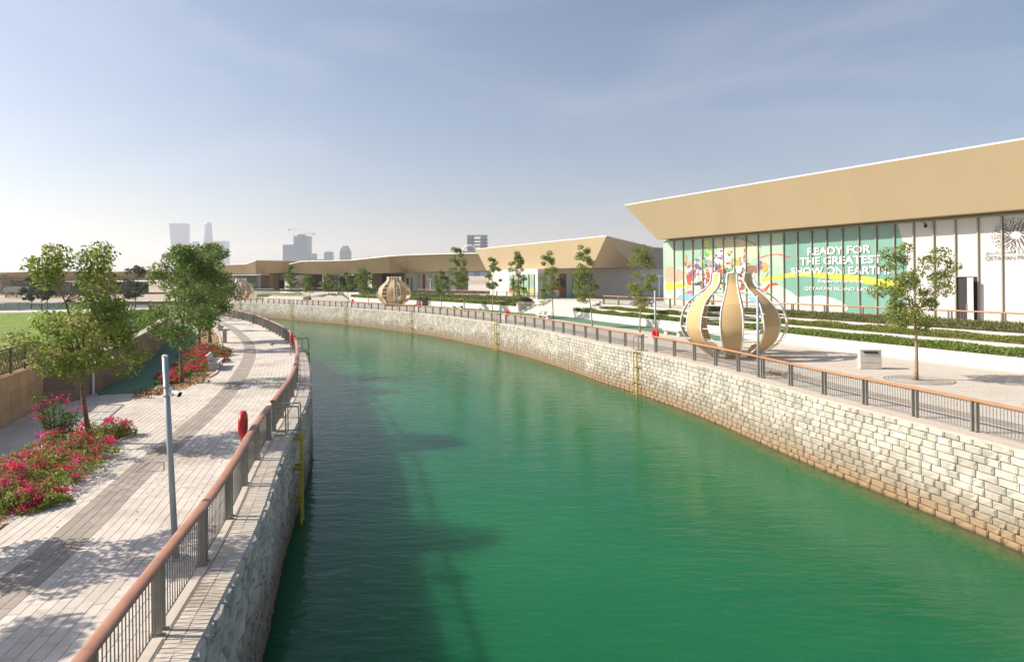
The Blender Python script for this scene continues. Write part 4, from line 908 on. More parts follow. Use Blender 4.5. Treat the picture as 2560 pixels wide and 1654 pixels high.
# ---- printed mural: flat colour shapes on the glass, drawn from the photograph
R6 = lambda L: [(1620 + x / 6.417, 560 + y / 6.417) for x, y in L]
LAY = [0]
def shape(m, pts, smooth=True, par=pav1, facf=fac, fwf=fw_, name='print'):
    LAY[0] += 1; off = -0.045 + 0.0012 * LAY[0] % 0.05
    if smooth and len(pts) > 3: pts = [tuple(p) for p in catmull(pts, 6, True)]
    q = [fwf(facf(x, y)[0], off, min(zt - 0.01, max(T_Z + .09, facf(x, y)[1]))) for x, y in pts]
    b = MB(); b.add(q, [tuple(range(len(q)))]); return b.build('mural_print', M[m], par)
def disc(cx, cy, rx, ry, n=22, a0=0): return [(cx + rx * math.cos(a0 + 2 * math.pi * k / n), cy + ry * math.sin(a0 + 2 * math.pi * k / n)) for k in range(n)]
# right edge of the green field and the yellow-green sweep
te = MB(); zs = np.linspace(T_Z + .09, zt - .005, 14)
i0 = [i for i in range(len(edges) - 1) if edges[i] > tedge(5) > edges[i + 1]][0]
te.add([fw_(edges[i0] , -0.042, zs[0])] + [fw_(max(tedge(z), edges[i0 + 1]), -0.042, z) for z in zs] + [fw_(edges[i0], -0.042, zs[-1])], [tuple(range(len(zs) + 2))]); te.build('mural_print', M['vinyl_deep'], pav1)
shape('p_mint', [(1664, 690), (1720, 660), (1800, 640), (1900, 690), (1990, 740), (1990, 784), (1700, 765), (1664, 755)])
shape('vinyl_white', [(1664, 752), (1720, 735), (1800, 730), (1930, 745), (2060, 740), (2120, 770), (2060, 782), (1800, 770), (1664, 758)])
shape('p_yellow', [(1900, 698), (1950, 686), (2010, 679), (2080, 683), (2150, 690), (2240, 703), (2263, 712), (2262, 728), (2200, 715), (2120, 702), (2060, 695), (2000, 691), (1940, 698), (1905, 706)])
shape('p_yellow', R6([(285, 945), (430, 940), (560, 960), (700, 1010), (640, 1035), (500, 1020), (400, 1045), (285, 1060)]))
shape('p_pink', R6([(285, 700), (380, 680), (430, 730), (500, 710), (555, 780), (560, 880), (500, 920), (400, 930), (285, 920)]))
shape('p_yellow', R6([(900, 250), (945, 250), (1005, 520), (960, 520), (905, 370)]), False)
shape('p_green', R6([(905, 375), (955, 520), (930, 530), (905, 500)]), False)
shape('p_cream', R6([(1065, 245), (1250, 240), (1480, 245), (1700, 300), (1790, 370), (1780, 480), (1700, 560), (1600, 620), (1400, 560), (1250, 480), (1120, 420), (1070, 330)]))
shape('p_grey', R6([(1400, 215), (1500, 220), (1760, 330), (1830, 380), (1800, 385), (1600, 290)]))
shape('p_white', R6([(920, 650), (1010, 620), (1110, 690), (1090, 780), (1040, 790), (960, 730)]))
shape('p_grey', R6([(760, 600), (880, 560), (1050, 590), (1180, 600), (1230, 700), (1300, 760), (1180, 800), (1050, 690), (930, 660), (800, 700)]))
shape('p_brown', R6([(1130, 660), (1230, 680), (1300, 740), (1280, 800), (1150, 790), (1070, 720)]))
shape('p_red', R6([(1080, 700), (1200, 740), (1230, 790), (1110, 770)]))
shape('p_white', R6(disc(1195, 540, 130, 130)))
for cx, cy, rr in ((1180, 535, 42), (1095, 505, 26), (1300, 495, 26), (1170, 432, 24), (1265, 630, 24)):
    shape('p_purple', R6(disc(cx, cy, rr, rr, 5, -1.57)), False)
shape('p_green', R6([(1340, 560), (1375, 550), (1370, 640), (1340, 780), (1295, 780), (1320, 690)]))
shape('p_orange', R6([(1410, 560), (1460, 545), (1490, 590), (1450, 680), (1415, 670)]))
shape('p_white', R6([(1440, 690), (1560, 650), (1600, 660), (1560, 760), (1430, 790)]))
shape('p_brown', R6([(1520, 690), (1640, 660), (1760, 680), (1790, 740), (1700, 790), (1560, 800), (1490, 760)]))
shape('p_orange', R6([(1800, 650), (1880, 610), (1920, 660), (1910, 740), (1870, 775), (1810, 740)]))
shape('p_purple', R6([(1740, 640), (1800, 620), (1830, 700), (1790, 740), (1745, 700)]))
shape('p_red', R6([(650, 720), (740, 715), (800, 770), (840, 850), (860, 960), (820, 940), (770, 850), (700, 800), (640, 790)]))
shape('p_blue', R6([(785, 590), (850, 575), (860, 640), (800, 660)]))
shape('p_purple', R6([(750, 640), (860, 660), (880, 730), (830, 740), (760, 720)]))
shape('p_white', R6([(790, 790), (870, 840), (850, 930), (780, 920), (750, 860)]))
shape('p_red', R6([(905, 730), (960, 740), (990, 830), (960, 930), (920, 960), (945, 860)]))
shape('p_brown', R6([(830, 870), (895, 860), (885, 1060), (850, 1050)]))
shape('p_red', R6([(610, 820), (690, 800), (720, 870), (700, 960), (640, 980), (620, 900)]))
shape('p_orange', R6([(595, 490), (612, 490), (622, 610), (602, 620)]), False)
shape('p_pink', R6([(600, 620), (690, 600), (710, 640), (640, 700), (600, 690)]))
shape('p_black', R6([(760, 910), (830, 930), (820, 970), (740, 980)]))
shape('p_magenta', R6([(610, 1090), (690, 1060), (740, 1110), (700, 1140), (640, 1120)]))
shape('p_blue', R6([(465, 1195), (520, 1130), (620, 1115), (740, 1130), (800, 1170), (760, 1210), (620, 1205)]))
shape('p_white', R6(disc(503, 1050, 30, 30))); shape('p_black', R6(disc(505, 1048, 12, 12)))
shape('p_orange', R6([(525, 1055), (600, 1090), (640, 1110), (600, 1120), (540, 1085)]))
shape('p_red', R6([(1420, 900), (1500, 890), (1530, 960), (1540, 1040), (1430, 1060), (1490, 1000), (1500, 940)]))
shape('p_brown', R6([(1150, 880), (1240, 860), (1250, 960), (1170, 1000), (1140, 950)]))
shape('p_black', R6([(1130, 1000), (1200, 960), (1220, 1000), (1150, 1060)]))
shape('p_red', R6([(1780, 540), (1880, 505), (2000, 483), (2120, 480), (2230, 510), (2285, 530), (2275, 545), (2200, 525), (2100, 497), (1980, 497), (1880, 522), (1790, 552)]))
shape('p_red', R6([(1790, 1030), (1860, 1040), (1930, 960), (2050, 940), (2095, 980), (2000, 985), (1930, 1020), (1880, 1100), (1790, 1080)]))
shape('p_blue', R6([(2010, 690), (2060, 710), (2130, 705), (2070, 722)]))
shape('p_blue', R6([(1600, 1180), (1650, 1160), (1760, 1200), (1830, 1240), (1640, 1240)]))
shape('p_mint', R6([(1060, 1120), (1210, 1110), (1210, 1230), (1080, 1230)]))
# fine brushwork between the figures
rb = random.Random(31); fine = MB(); fm = ['p_red', 'p_pink', 'p_purple', 'p_blue', 'p_cream', 'p_brown', 'p_green', 'p_orange', 'p_white', 'p_grey', 'p_magenta', 'p_black', 'p_mint', 'p_yellow']
for k in range(230):
    cx, cy = rb.gauss(1180, 330), rb.gauss(760, 200)
    if not (590 < cx < 1900 and 400 < cy < 1200): continue
    w_, h2, a_ = rb.uniform(12, 60), rb.uniform(4, 22), rb.uniform(0, 3.14); bend = rb.uniform(-.6, .6); q = []
    for s_ in (-1, -.5, 0, .5, 1): q.append((cx + w_ * s_ * math.cos(a_) - (h2 * (1 - s_ * s_) + bend * w_ * s_ * s_) * math.sin(a_), cy + w_ * s_ * math.sin(a_) + (h2 * (1 - s_ * s_) + bend * w_ * s_ * s_) * math.cos(a_)))
    for s_ in (.5, 0, -.5): q.append((cx + w_ * s_ * math.cos(a_) - (-h2 * (1 - s_ * s_) + bend * w_ * s_ * s_) * math.sin(a_), cy + w_ * s_ * math.sin(a_) + (-h2 * (1 - s_ * s_) + bend * w_ * s_ * s_) * math.cos(a_)))
    fine.add([fw_(fac(x, y)[0], 0.006 + 0.0001 * (k % 60), min(zt - .02, max(T_Z + .1, fac(x, y)[1]))) for x, y in R6(q)], [tuple(range(8))], rb.randrange(len(fm)))
tag(fine.build('mural_brushwork', [M[m_] for m_ in fm], pav1), kind='stuff')
# ---- lettering
def text(body, m, t0, z0, hgt, par, fwf, width=None, bold=0.0, off=0.012, name='lettering', sx=1.0, right=False):
    cu = bpy.data.curves.new('lettering', 'FONT'); cu.body = body; cu.size = 1.0; cu.offset = bold; cu.extrude = 0.004
    ob = bpy.data.objects.new('tmp', cu); COL.objects.link(ob); dg = bpy.context.evaluated_depsgraph_get(); me = bpy.data.meshes.new_from_object(ob.evaluated_get(dg)); bpy.data.objects.remove(ob)
    co_ = np.empty(len(me.vertices) * 3); me.vertices.foreach_get('co', co_); co_ = co_.reshape(-1, 3)
    if len(co_) == 0: return None
    x0, x1 = co_[:, 0].min(), co_[:, 0].max(); cap = 0.73
    k = hgt / cap; kx = (width / (x1 - x0)) if width else k * sx; g_ = org(par); out = []
    for x, y, z in co_:
        p = fwf(t0 - (x - x0) * kx, off + z, z0 + y * k); out.append((p[0] - g_[0], p[1] - g_[1], p[2] - g_[2]))
    me.vertices.foreach_set('co', np.array(out, dtype=np.float32).ravel()); me.materials.clear(); me.materials.append(m); me.update()
    o = bpy.data.objects.new(name, me); link(o, par); ORG[o.name] = org(par); return o
R5 = lambda x, y: (1600 + x / 3.208, 480 + y / 3.208); R66 = lambda x, y: (2050 + x / 2.655, 320 + y / 2.655)
def tx(body, pl_, pr_, htop, m, bold, par=pav1):          # left-bottom, right-bottom pixel, top pixel y at left
    a, z0 = fac(*pl_); b_, _ = fac(*pr_); h_ = fac(pl_[0], htop)[1] - z0; return text(body, M[m], a, z0, h_, par, fw_, a - b_, bold)
tx('READY FOR', R5(1345, 505), R66(338, 830), 480 + 447 / 3.208, 'p_white', 0.022)
tx('THE GREATEST', R5(1283, 583), R66(410, 895), 480 + 525 / 3.208, 'p_white', 0.022)
tx('SHOW ON EARTH?', R5(1213, 661), R66(470, 965), 480 + 605 / 3.208, 'p_white', 0.022)
tx('Experience it on', R5(1430, 724), R66(284, 1026), 480 + 700 / 3.208, 'p_white', 0.008)
tx('QETAIFAN ISLAND NORTH', R5(1320, 784), R66(402, 1076), 480 + 758 / 3.208, 'p_white', 0.0)
a, z0 = fac(*R66(1097, 878)); b_, _ = fac(2557, 652); h_ = fac(*R66(1097, 850))[1] - z0; wdt = (a - b_) / 10.6 * 17
text('QETAIFAN PROJECTS', M['ink'], a, z0, h_, pav1, fw_, wdt, 0.0)
ar = ''.join(chr(c) for c in (0xFECA, 0xFEF3, 0xFEAD, 0xFE8E, 0xFEB8, 0xFEE4, 0xFEE0, 0xFEDF, 0x20, 0xFEE5, 0xFE8E, 0xFED4, 0xFEF4, 0xFEC4, 0xFED7))
a2, z2 = fac(*R66(1097, 838)); text(ar, M['ink'], a2, z2 + 0.03, h_ * 0.62, pav1, fw_, wdt * 0.98, 0.0)
tc, zc = fac(2200 + 1625 / 4.81, 380 + 1000 / 4.81); em = MB(); rr_ = random.Random(9)
for ring in range(1, 8):
    rad = 0.26 + ring * 0.165; nn_ = 7 + ring * 5
    for k in range(nn_):
        an = 2 * math.pi * (k + 0.5 * (ring % 2)) / nn_ + rr_.uniform(-.05, .05); sz = (0.15 - 0.013 * ring) * rr_.uniform(0.7, 1.1); tcx = tc + math.cos(an) * rad * 0.95; zcx = zc + math.sin(an) * rad * 0.78; pp = []
        for q in range(8):
            b2 = 2 * math.pi * q / 8; lx = math.cos(b2) * sz; lz = math.sin(b2) * sz * 0.5 * (1 + 0.4 * math.cos(b2)); pp.append(fw_(tcx + lx * math.cos(an + .5) - lz * math.sin(an + .5), 0.0 - 0.03, zcx + lx * math.sin(an + .5) + lz * math.cos(an + .5)))
        em.add(pp, [tuple(range(8))])
tag(em.build('emblem', flat('emblem_ink', (0.13, 0.10, 0.11)), pav1), kind='stuff')
cm = MB(); c = fw_(fac(2321, 560)[0], 0.35, 8.55); cm.tube([(c[0] - .3, c[1] - .1, 8.75), (c[0], c[1], 8.72)], 0.03, 6); cm.lathe([(0.02, 0.2), (0.1, 0.12), (0.12, 0.0), (0.08, -0.12)], 12, (c[0], c[1], 8.5)); cm.build('dome_camera', M['dark'], pav1)

# ------------------------------------------------------------------ middle pavilion
pav2 = thing('pavilion', 'middle pavilion with pointed beige roof corner above the terrace stairs', 'building', (3.8, 95.8, T_Z))
c0 = (3.83, 95.8); c1 = (14.0, 102.9); tA = [0, 0]
tcn = (Vector((*c0, 0)) - O1).dot(D1); oc = (Vector((*c0, 0)) - O1).dot(N1); tfar = tcn + 16.5
w = MB(); pf = lambda t_, o_: xy(fw_(t_, oc + o_, 0))
w.prism([c0, c1, (20.5, 106.5), (32, 118), pf(tfar + 2, -26), pf(tfar, 0)], T_Z, 6.25); w.build('wall', M['white'], pav2)
wa = lambda t_, o_, z: (*pf(t_, o_), z)
for k in range(5):                         # tall windows in the sunlit face
    t0 = tcn + 1.0 + k * 1.7; g_ = MB(); g_.quad(wa(t0 + 1.5, .03, T_Z + .3), wa(t0, .03, T_Z + .3), wa(t0, .03, 5.4), wa(t0 + 1.5, .03, 5.4)); gw = g_.build('window', M['vinyl_teal'], pav2)
    g_ = MB(); g_.quad(wa(t0 + 1.5, .036, 2.6), wa(t0, .036, 2.6), wa(t0, .036, 3.3 - .06 * k), wa(t0 + 1.5, .036, 3.15 + .06 * k)); g_.build('window_print', M[['p_yellow', 'p_yellow', 'p_yellow', 'p_orange', 'p_red'][k]], gw)
    f_ = MB(); f_.box((*pf(t0 - 0.1, .08), (T_Z + 5.6) / 2), (0.14, 0.22, 5.4 - T_Z), ang1); f_.build('mullion', M['mullion'], pav2)
d2 = Vector((c1[0] - c0[0], c1[1] - c0[1], 0)); L2_ = d2.length; d2.normalize(); n2_ = Vector((d2.y, -d2.x, 0)); ang2 = math.atan2(d2.y, d2.x)
def e2(s_, o_, z): p = Vector((*c0, 0)) + d2 * s_ + n2_ * o_; return (p.x, p.y, z)
cols = ['vinyl_teal', 'p_mint', 'p_cream', 'p_brown', 'p_mint', 'vinyl_teal', 'vinyl_deep', 'vinyl_deep']
for k in range(8):
    a, b_ = L2_ * k / 8 * 0.86 + .15, L2_ * (k + 1) / 8 * 0.86 + .07; g_ = MB(); g_.quad(e2(a, .03, T_Z + .1), e2(b_, .03, T_Z + .1), e2(b_, .03, 5.5), e2(a, .03, 5.5)); gp = g_.build('glass_panel', M[cols[k]], pav2)
    f_ = MB(); f_.box(e2(b_ + .04, .08, 3.6), (0.08, 0.18, 3.7), ang2); f_.build('mullion', M['mullion'], pav2)
for m_, q in (('p_red', [(2.2, 2.8), (3.2, 3.9), (4.4, 4.2), (5.2, 3.2), (4.2, 2.6), (3.2, 3.0)]), ('p_black', [(2.6, 3.4), (3.6, 4.6), (4.8, 4.8), (5.4, 3.9), (4.6, 3.2), (3.4, 3.9)]), ('p_white', [(3.0, 2.3), (3.9, 2.2), (4.1, 2.9), (3.2, 3.0)]), ('p_blue', [(0.3, 1.9), (1.0, 2.5), (1.9, 2.4), (2.6, 1.9)]), ('p_yellow', [(6.6, 3.2), (8.0, 3.4), (9.0, 3.2), (9.0, 3.6), (8.0, 3.9), (6.6, 3.5)]), ('p_blue', [(5.6, 1.9), (6.2, 2.4), (7.0, 1.9)])):
    LAY[0] += 1; q = [tuple(p) for p in catmull(q, .2, True)]; b = MB(); b.add([e2(x, 0.035 + .001 * (LAY[0] % 9), z) for x, z in q], [tuple(range(len(q)))]); b.build('mural_print', M[m_], pav2)
top_c = at(1516, 590, 81.5); bot_c = at(1480, 669, 85.5); top_e = at(1637, 620, 118); bot_e = at(1590, 672, 104)
tfb = tcn + 22; zt2 = 10.15
def alongpx(c, x_):
    u_ = uv(x_, 640)[0]; s_ = (c[0] - u_ * c[1]) / (u_ * D1.y - D1.x); return (c[0] + D1.x * s_, c[1] + D1.y * s_)
tl_ = alongpx(top_c, 1190); bl_ = alongpx(bot_c, 1216)
roof(pav2, [xy(bot_e), (34, 122), (bl_[0] + 26, bl_[1] + 14), bl_, xy(bot_c)][::-1], [xy(top_e), (42, 130), (tl_[0] + 28, tl_[1] + 15), tl_, xy(top_c)][::-1], 6.25, zt2)

# ------------------------------------------------------------------ far pavilions with folded roofs
def folded(par, cols, back, cap=0.16):
    """cols: (x, ytop, Ytop, ybot, Ybot) in photo pixels / depth; builds the leaning band, soffit and roof top"""
    tp = [at(c[0], c[1], c[2]) for c in cols]; bt = [at(c[5] if len(c) > 5 else c[0], c[3], c[4]) for c in cols]; n = len(cols)
    b = MB(); b.add(tp + bt, [(n + i, n + i + 1, i + 1, i) for i in range(n - 1)]); b.build('roof_band', M['fascia'], par)
    s_ = MB(); bb = [(p[0] + 1.0, p[1] + back, p[2]) for p in bt]; s_.add(bt + bb, [(i, n + i, n + i + 1, i + 1) for i in range(n - 1)]); s_.build('soffit', M['soffit'], par)
    c = MB(); tb_ = [(p[0], p[1] + back, p[2]) for p in tp]; up = [(p[0], p[1], p[2] + cap) for p in tp]; ub = [(p[0], p[1], p[2] + cap) for p in tb_]
    c.add(up + ub, [(i, i + 1, n + i + 1, n + i) for i in range(n - 1)]); c.add(tp + up, [(i, i + 1, n + i + 1, n + i) for i in range(n - 1)]); c.build('roof_cap', M['capwhite'], par)
    e = MB()
    for i in (0, n - 1): e.quad(bt[i], bb[i], tb_[i], tp[i])
    e.build('roof_end', M['fascia'], par)
def wallpx(par, name, m, x0, x1, y0, y1, Y0, Y1, th=0.6, proud=0.0):
    a, b_, c, d = at(x0, y1, Y0 - proud), at(x1, y1, Y1 - proud), at(x1, y0, Y1 - proud), at(x0, y0, Y0 - proud); w_ = MB()
    w_.add([a, b_, c, d] + [(p[0], p[1] + th, p[2]) for p in (a, b_, c, d)], [(0, 1, 2, 3), (7, 6, 5, 4), (1, 5, 6, 2), (4, 0, 3, 7), (3, 2, 6, 7), (0, 4, 5, 1)]); return w_.build(name, m, par)
pav3 = thing('pavilion', 'long far pavilion with wavy beige roof behind the second onion sculpture', 'building', (-20, 150, T_Z))
folded(pav3, [(1222, 633, 116, 677, 121), (1193, 633.5, 118, 677.5, 123), (1080, 636, 126, 679, 133), (1020, 638, 131, 680.5, 146), (973, 641, 134, 682, 141), (900, 648.5, 143, 683.5, 149), (876, 651, 146, 684, 153), (803, 653, 152, 685.5, 160), (770, 653.5, 155, 685, 164), (752, 654, 157, 684, 167), (723, 660.5, 161, 681, 172)], 22)
g3 = lambda x: 118 + (1222 - x) * 0.135
for (x0, x1, y0, y1, m_, nm_, pr_) in ((1140, 1170, 678, 733, 'buildstone', 'stone_wall', 0), (1042, 1140, 680, 728, 'vinyl_white', 'wall', 0), (1012, 1042, 681, 726, 'white', 'wall', 0.3), (955, 1012, 682, 724, 'buildstone', 'stone_wall', -2), (930, 955, 684, 722, 'buildstone', 'stone_wall', 2), (885, 918, 685, 722, 'buildstone', 'stone_wall', 0), (850, 885, 688, 727, 'glass_dark', 'glass_panel', -6), (808, 850, 686, 726, 'white', 'wall', -2), (772, 805, 684, 724, 'buildstone', 'stone_wall', -6), (724, 772, 683, 722, 'glass_dark', 'glass_panel', -8)):
    wallpx(pav3, nm_, M[m_], x0, x1, y0, y1, g3(x0) + 6 - pr_, g3(x1) + 6 - pr_)
for k, x in enumerate((1048, 1062, 1078, 1094, 1110, 1126)):
    wallpx(pav3, 'glass_panel', M[['p_mint', 'p_brown', 'vinyl_teal', 'p_grey', 'p_mint', 'vinyl_white'][k]], x - 6, x + 7, 686, 727, g3(x) + 5.6, g3(x) + 5.6, 0.1); wallpx(pav3, 'mullion', M['mullion'], x + 7.2, x + 8.2, 685, 727, g3(x) + 5.3, g3(x) + 5.3, 0.2)
for x, m_ in ((1020, 'glass_dark'), (1030, 'vinyl_deep')): wallpx(pav3, 'door', M[m_], x - 4, x + 4, 696, 725, g3(x) + 5.4, g3(x) + 5.4, 0.1)
for x in (824, 832, 842, 856, 864, 872, 880): wallpx(pav3, 'mullion', M['mullion'], x - .7, x + .7, 690, 726, g3(x) + 4.5 + (3 if x > 850 else 0), g3(x) + 4.5 + (3 if x > 850 else 0), 0.2)
wallpx(pav3, 'glass_panel', M['vinyl_teal'], 834, 849, 700, 726, g3(840) + 6.5, g3(848) + 6.5, 0.1)
pav4 = thing('pavilion', 'farthest pavilion at the canal bend behind the smallest sculpture', 'building', (-70, 180, T_Z))
folded(pav4, [(790, 652.5, 168, 683, 175), (704, 652.5, 167, 682, 173), (664, 652, 167, 683, 175), (639, 652, 166, 684, 172), (613, 661, 172, 684.5, 176), (555, 662.5, 178, 685, 181), (500, 664, 184, 686, 187), (440, 665, 190, 687, 194)], 24)
for (x0, x1, y0, y1, m_, nm_, pr_) in ((440, 585, 688, 724, 'white', 'wall', 0), (585, 640, 688, 722, 'vinyl_deep', 'glass_panel', .4), (640, 652, 687, 722, 'vinyl_white', 'wall', .3), (652, 673, 686, 722, 'buildstone', 'stone_wall', .5), (684, 697, 685, 724, 'buildstone', 'column', 4), (673, 684, 685, 722, 'tanstone', 'column', 3), (697, 712, 684, 700, 'white', 'wall', 1), (697, 710, 700, 722, 'dark', 'doorway', 1)):
    wallpx(pav4, nm_, M[m_], x0, x1, y0, y1, (196 if x1 < 600 else 186) - pr_, (190 if x1 < 600 else 186) - pr_)
for x in range(590, 640, 6): wallpx(pav4, 'mullion', M['mullion'], x - .5, x + .5, 689, 722, 185.2, 185.2, 0.2)
wallpx(pav4, 'window_print', M['p_yellow'], 616, 640, 707, 716, 185.3, 185.3, 0.05)
# long low building far left
pav5 = thing('long_building', 'long low beige building on the horizon at far left behind the trees', 'building', (-180, 250, 0))
folded(pav5, [(370, 678, 230, 700, 238), (280, 680, 232, 701, 240), (160, 678, 235, 702, 243), (70, 680, 238, 704, 246), (-60, 683, 240, 706, 250)], 25)
wallpx(pav5, 'wall', M['buildstone'], -60, 370, 704, 735, 262, 258)
for x in range(-40, 370, 22): wallpx(pav5, 'column', M['concrete_d'], x, x + 3, 704, 735, 252, 252, 0.8)
po = thing('garden_pavilion', 'low shaded pergola on posts beyond the far left lawn', 'pergola', (*at(40, 742, 185)[:2], 0))
wallpx(po, 'roof', M['concrete_d'], 8, 72, 718, 730, 185, 185, 5)
for x in (12, 38, 62): wallpx(po, 'post', M['concrete_d'], x, x + 2.5, 730, 744, 185, 185, 0.5)
# minaret
mi_ = thing('minaret', 'beige minaret with arched lantern behind the long low building', 'minaret', at(151, 700, 420))
k = 420 / F
b = MB(); c = at(151, 700, 420); pz = lambda y: at(151, y, 420)[2]
b.lathe([(7.2 * k, pz(705) - c[2]), (6.3 * k, pz(660) - c[2]), (5.2 * k, pz(640) - c[2])], 8, c); b.build('shaft', M['mosque'], mi_)
b = MB(); b.lathe([(6.2 * k, pz(641) - c[2]), (6.2 * k, pz(637.5) - c[2])], 12, c); b.build('balcony', M['buildstone'], mi_)
b = MB()
for q in range(8):
    a = q * math.pi / 4; b.box((c[0] + 4.2 * k * math.cos(a), c[1] + 4.2 * k * math.sin(a), pz(633)), (1.6 * k, 1.6 * k, 9 * k), a)
b.lathe([(3.2 * k, pz(637) - c[2]), (3.2 * k, pz(629) - c[2])], 8, c); b.build('lantern', M['mosque'], mi_)
b = MB(); b.lathe([(5.2 * k, pz(630) - c[2]), (5.4 * k, pz(628) - c[2]), (4.2 * k, pz(626.3) - c[2]), (1.8 * k, pz(625) - c[2]), (0.4 * k, pz(622) - c[2])], 12, c); b.build('dome', M['mosque'], mi_)
# ------------------------------------------------------------------ skyline in the haze
def tower(label, Y, prof, m, depth=0.8, n=4, rot=0.0, name='skyscraper', ribs=0):
    """prof: list of (xl, xr, y) in photo pixels from the top down"""
    cx = (prof[-1][0] + prof[-1][1]) / 2; c = at(cx, 700, Y); root = thing(name, label, 'skyscraper', (c[0], c[1], 0), 0, 'towers on the hazy skyline')
    b = MB(); vs_ = []; fs = []; N_ = 4 if n == 4 else n
    rows_ = prof + [(prof[-1][0], prof[-1][1], 705)]
    for xl, xr, y in rows_:
        a = at(xl, y, Y); d = at(xr, y, Y); hw = (d[0] - a[0]) / 2; mx2 = (a[0] + d[0]) / 2
        for q in range(N_):
            an = 2 * math.pi * (q + 0.5) / N_; rr = hw / (math.cos(math.pi / 4) if N_ == 4 else 1); vs_.append((mx2 + rr * math.cos(an), Y + rr * math.sin(an) * depth, a[2]))
    for i in range(len(rows_) - 1):
        for q in range(N_): l = (q + 1) % N_; fs.append((i * N_ + q, (i + 1) * N_ + q, (i + 1) * N_ + l, i * N_ + l))
    fs.append(tuple(range(N_))); b.add(vs_, fs); b.build('shaft', m, root, smooth=False)
    if ribs:
        s_ = MB(); y0, y1 = prof[0][2], 660
        for k in range(ribs):
            y = y0 + (y1 - y0) * (k + 0.7) / ribs; xl = np.interp(y, [p[2] for p in prof], [p[0] for p in prof]); xr = np.interp(y, [p[2] for p in prof], [p[1] for p in prof]); a = at(xl - .4, y, Y); d = at(xr + .4, y, Y)
            s_.box(((a[0] + d[0]) / 2, Y, a[2]), (d[0] - a[0], (d[0] - a[0]) * depth, 1.3))
        s_.build('floor_slabs', M['hazeconc'], root)
    return root
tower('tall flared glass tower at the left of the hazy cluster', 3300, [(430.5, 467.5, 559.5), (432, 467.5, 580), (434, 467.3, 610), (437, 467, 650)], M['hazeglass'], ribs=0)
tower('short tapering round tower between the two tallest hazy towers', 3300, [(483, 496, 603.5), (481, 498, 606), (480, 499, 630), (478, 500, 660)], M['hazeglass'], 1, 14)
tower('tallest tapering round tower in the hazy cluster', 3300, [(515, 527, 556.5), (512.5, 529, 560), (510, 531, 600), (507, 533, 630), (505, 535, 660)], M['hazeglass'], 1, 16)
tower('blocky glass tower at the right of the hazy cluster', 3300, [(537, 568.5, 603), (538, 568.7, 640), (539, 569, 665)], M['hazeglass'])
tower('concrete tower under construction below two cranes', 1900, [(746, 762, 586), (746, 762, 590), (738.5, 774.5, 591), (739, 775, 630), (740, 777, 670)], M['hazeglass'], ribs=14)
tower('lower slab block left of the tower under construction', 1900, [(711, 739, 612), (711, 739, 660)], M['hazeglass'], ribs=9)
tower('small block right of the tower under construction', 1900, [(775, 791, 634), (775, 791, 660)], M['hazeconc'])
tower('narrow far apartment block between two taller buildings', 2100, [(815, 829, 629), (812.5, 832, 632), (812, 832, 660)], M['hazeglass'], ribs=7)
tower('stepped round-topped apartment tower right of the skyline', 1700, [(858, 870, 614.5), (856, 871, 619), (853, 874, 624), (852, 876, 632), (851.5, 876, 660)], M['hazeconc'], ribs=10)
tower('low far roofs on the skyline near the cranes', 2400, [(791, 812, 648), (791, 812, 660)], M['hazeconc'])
def crane(label, mx3, ytop, ybot, jl, jr, yj, Y):
    c = at(mx3, ybot, Y); root = thing('tower_crane', label, 'crane', (c[0], c[1], 0)); k = Y / F
    b = MB(); a, d = at(mx3, ytop, Y), at(mx3, 690, Y)
    for sx in (-.6, .6): b.tube([(a[0] + sx, Y, a[2]), (d[0] + sx, Y, d[2])], 0.45, 4)
    b.build('mast', M['whitemetal'], root)
    b = MB(); a, d = at(jl, yj, Y), at(jr, yj - .5, Y); b.tube([a, d], 0.8, 4); b.build('jib', M['whitemetal'], root)
    b = MB(); t_ = at(mx3, ytop, Y); b.tube([t_, a], 0.25, 4); b.tube([t_, d], 0.25, 4); b.build('tie', M['whitemetal'], root)
    b = MB(); s_ = jl if abs(jl - mx3) < abs(jr - mx3) else jr; q = at(s_, yj + 1.2, Y); b.box(q, (4, 3, 4)); b.build('counterweight', M['hazeconc'], root)
crane('tall tower crane left of the tower under construction', 735, 568.5, 615, 723, 777, 573.5, 1890)
crane('tower crane right of the tower under construction', 779.5, 580.5, 640, 760, 785, 584, 1890)
crane('tiny distant crane above the wavy roof', 913, 637, 665, 897, 922, 639.5, 2600)
# glass building with a white arch, behind the middle pavilion
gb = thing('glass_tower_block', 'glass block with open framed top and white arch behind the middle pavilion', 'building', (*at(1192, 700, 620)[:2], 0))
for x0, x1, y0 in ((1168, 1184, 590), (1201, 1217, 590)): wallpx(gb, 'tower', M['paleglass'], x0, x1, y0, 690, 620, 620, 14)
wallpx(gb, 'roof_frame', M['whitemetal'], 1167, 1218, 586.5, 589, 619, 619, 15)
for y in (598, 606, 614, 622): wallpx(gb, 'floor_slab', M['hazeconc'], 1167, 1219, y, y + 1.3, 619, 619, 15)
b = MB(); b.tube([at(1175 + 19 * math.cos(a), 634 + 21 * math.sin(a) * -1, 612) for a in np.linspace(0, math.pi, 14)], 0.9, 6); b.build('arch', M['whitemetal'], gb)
wallpx(gb, 'podium', M['hazeconc'], 1150, 1225, 628, 690, 622, 622, 20)

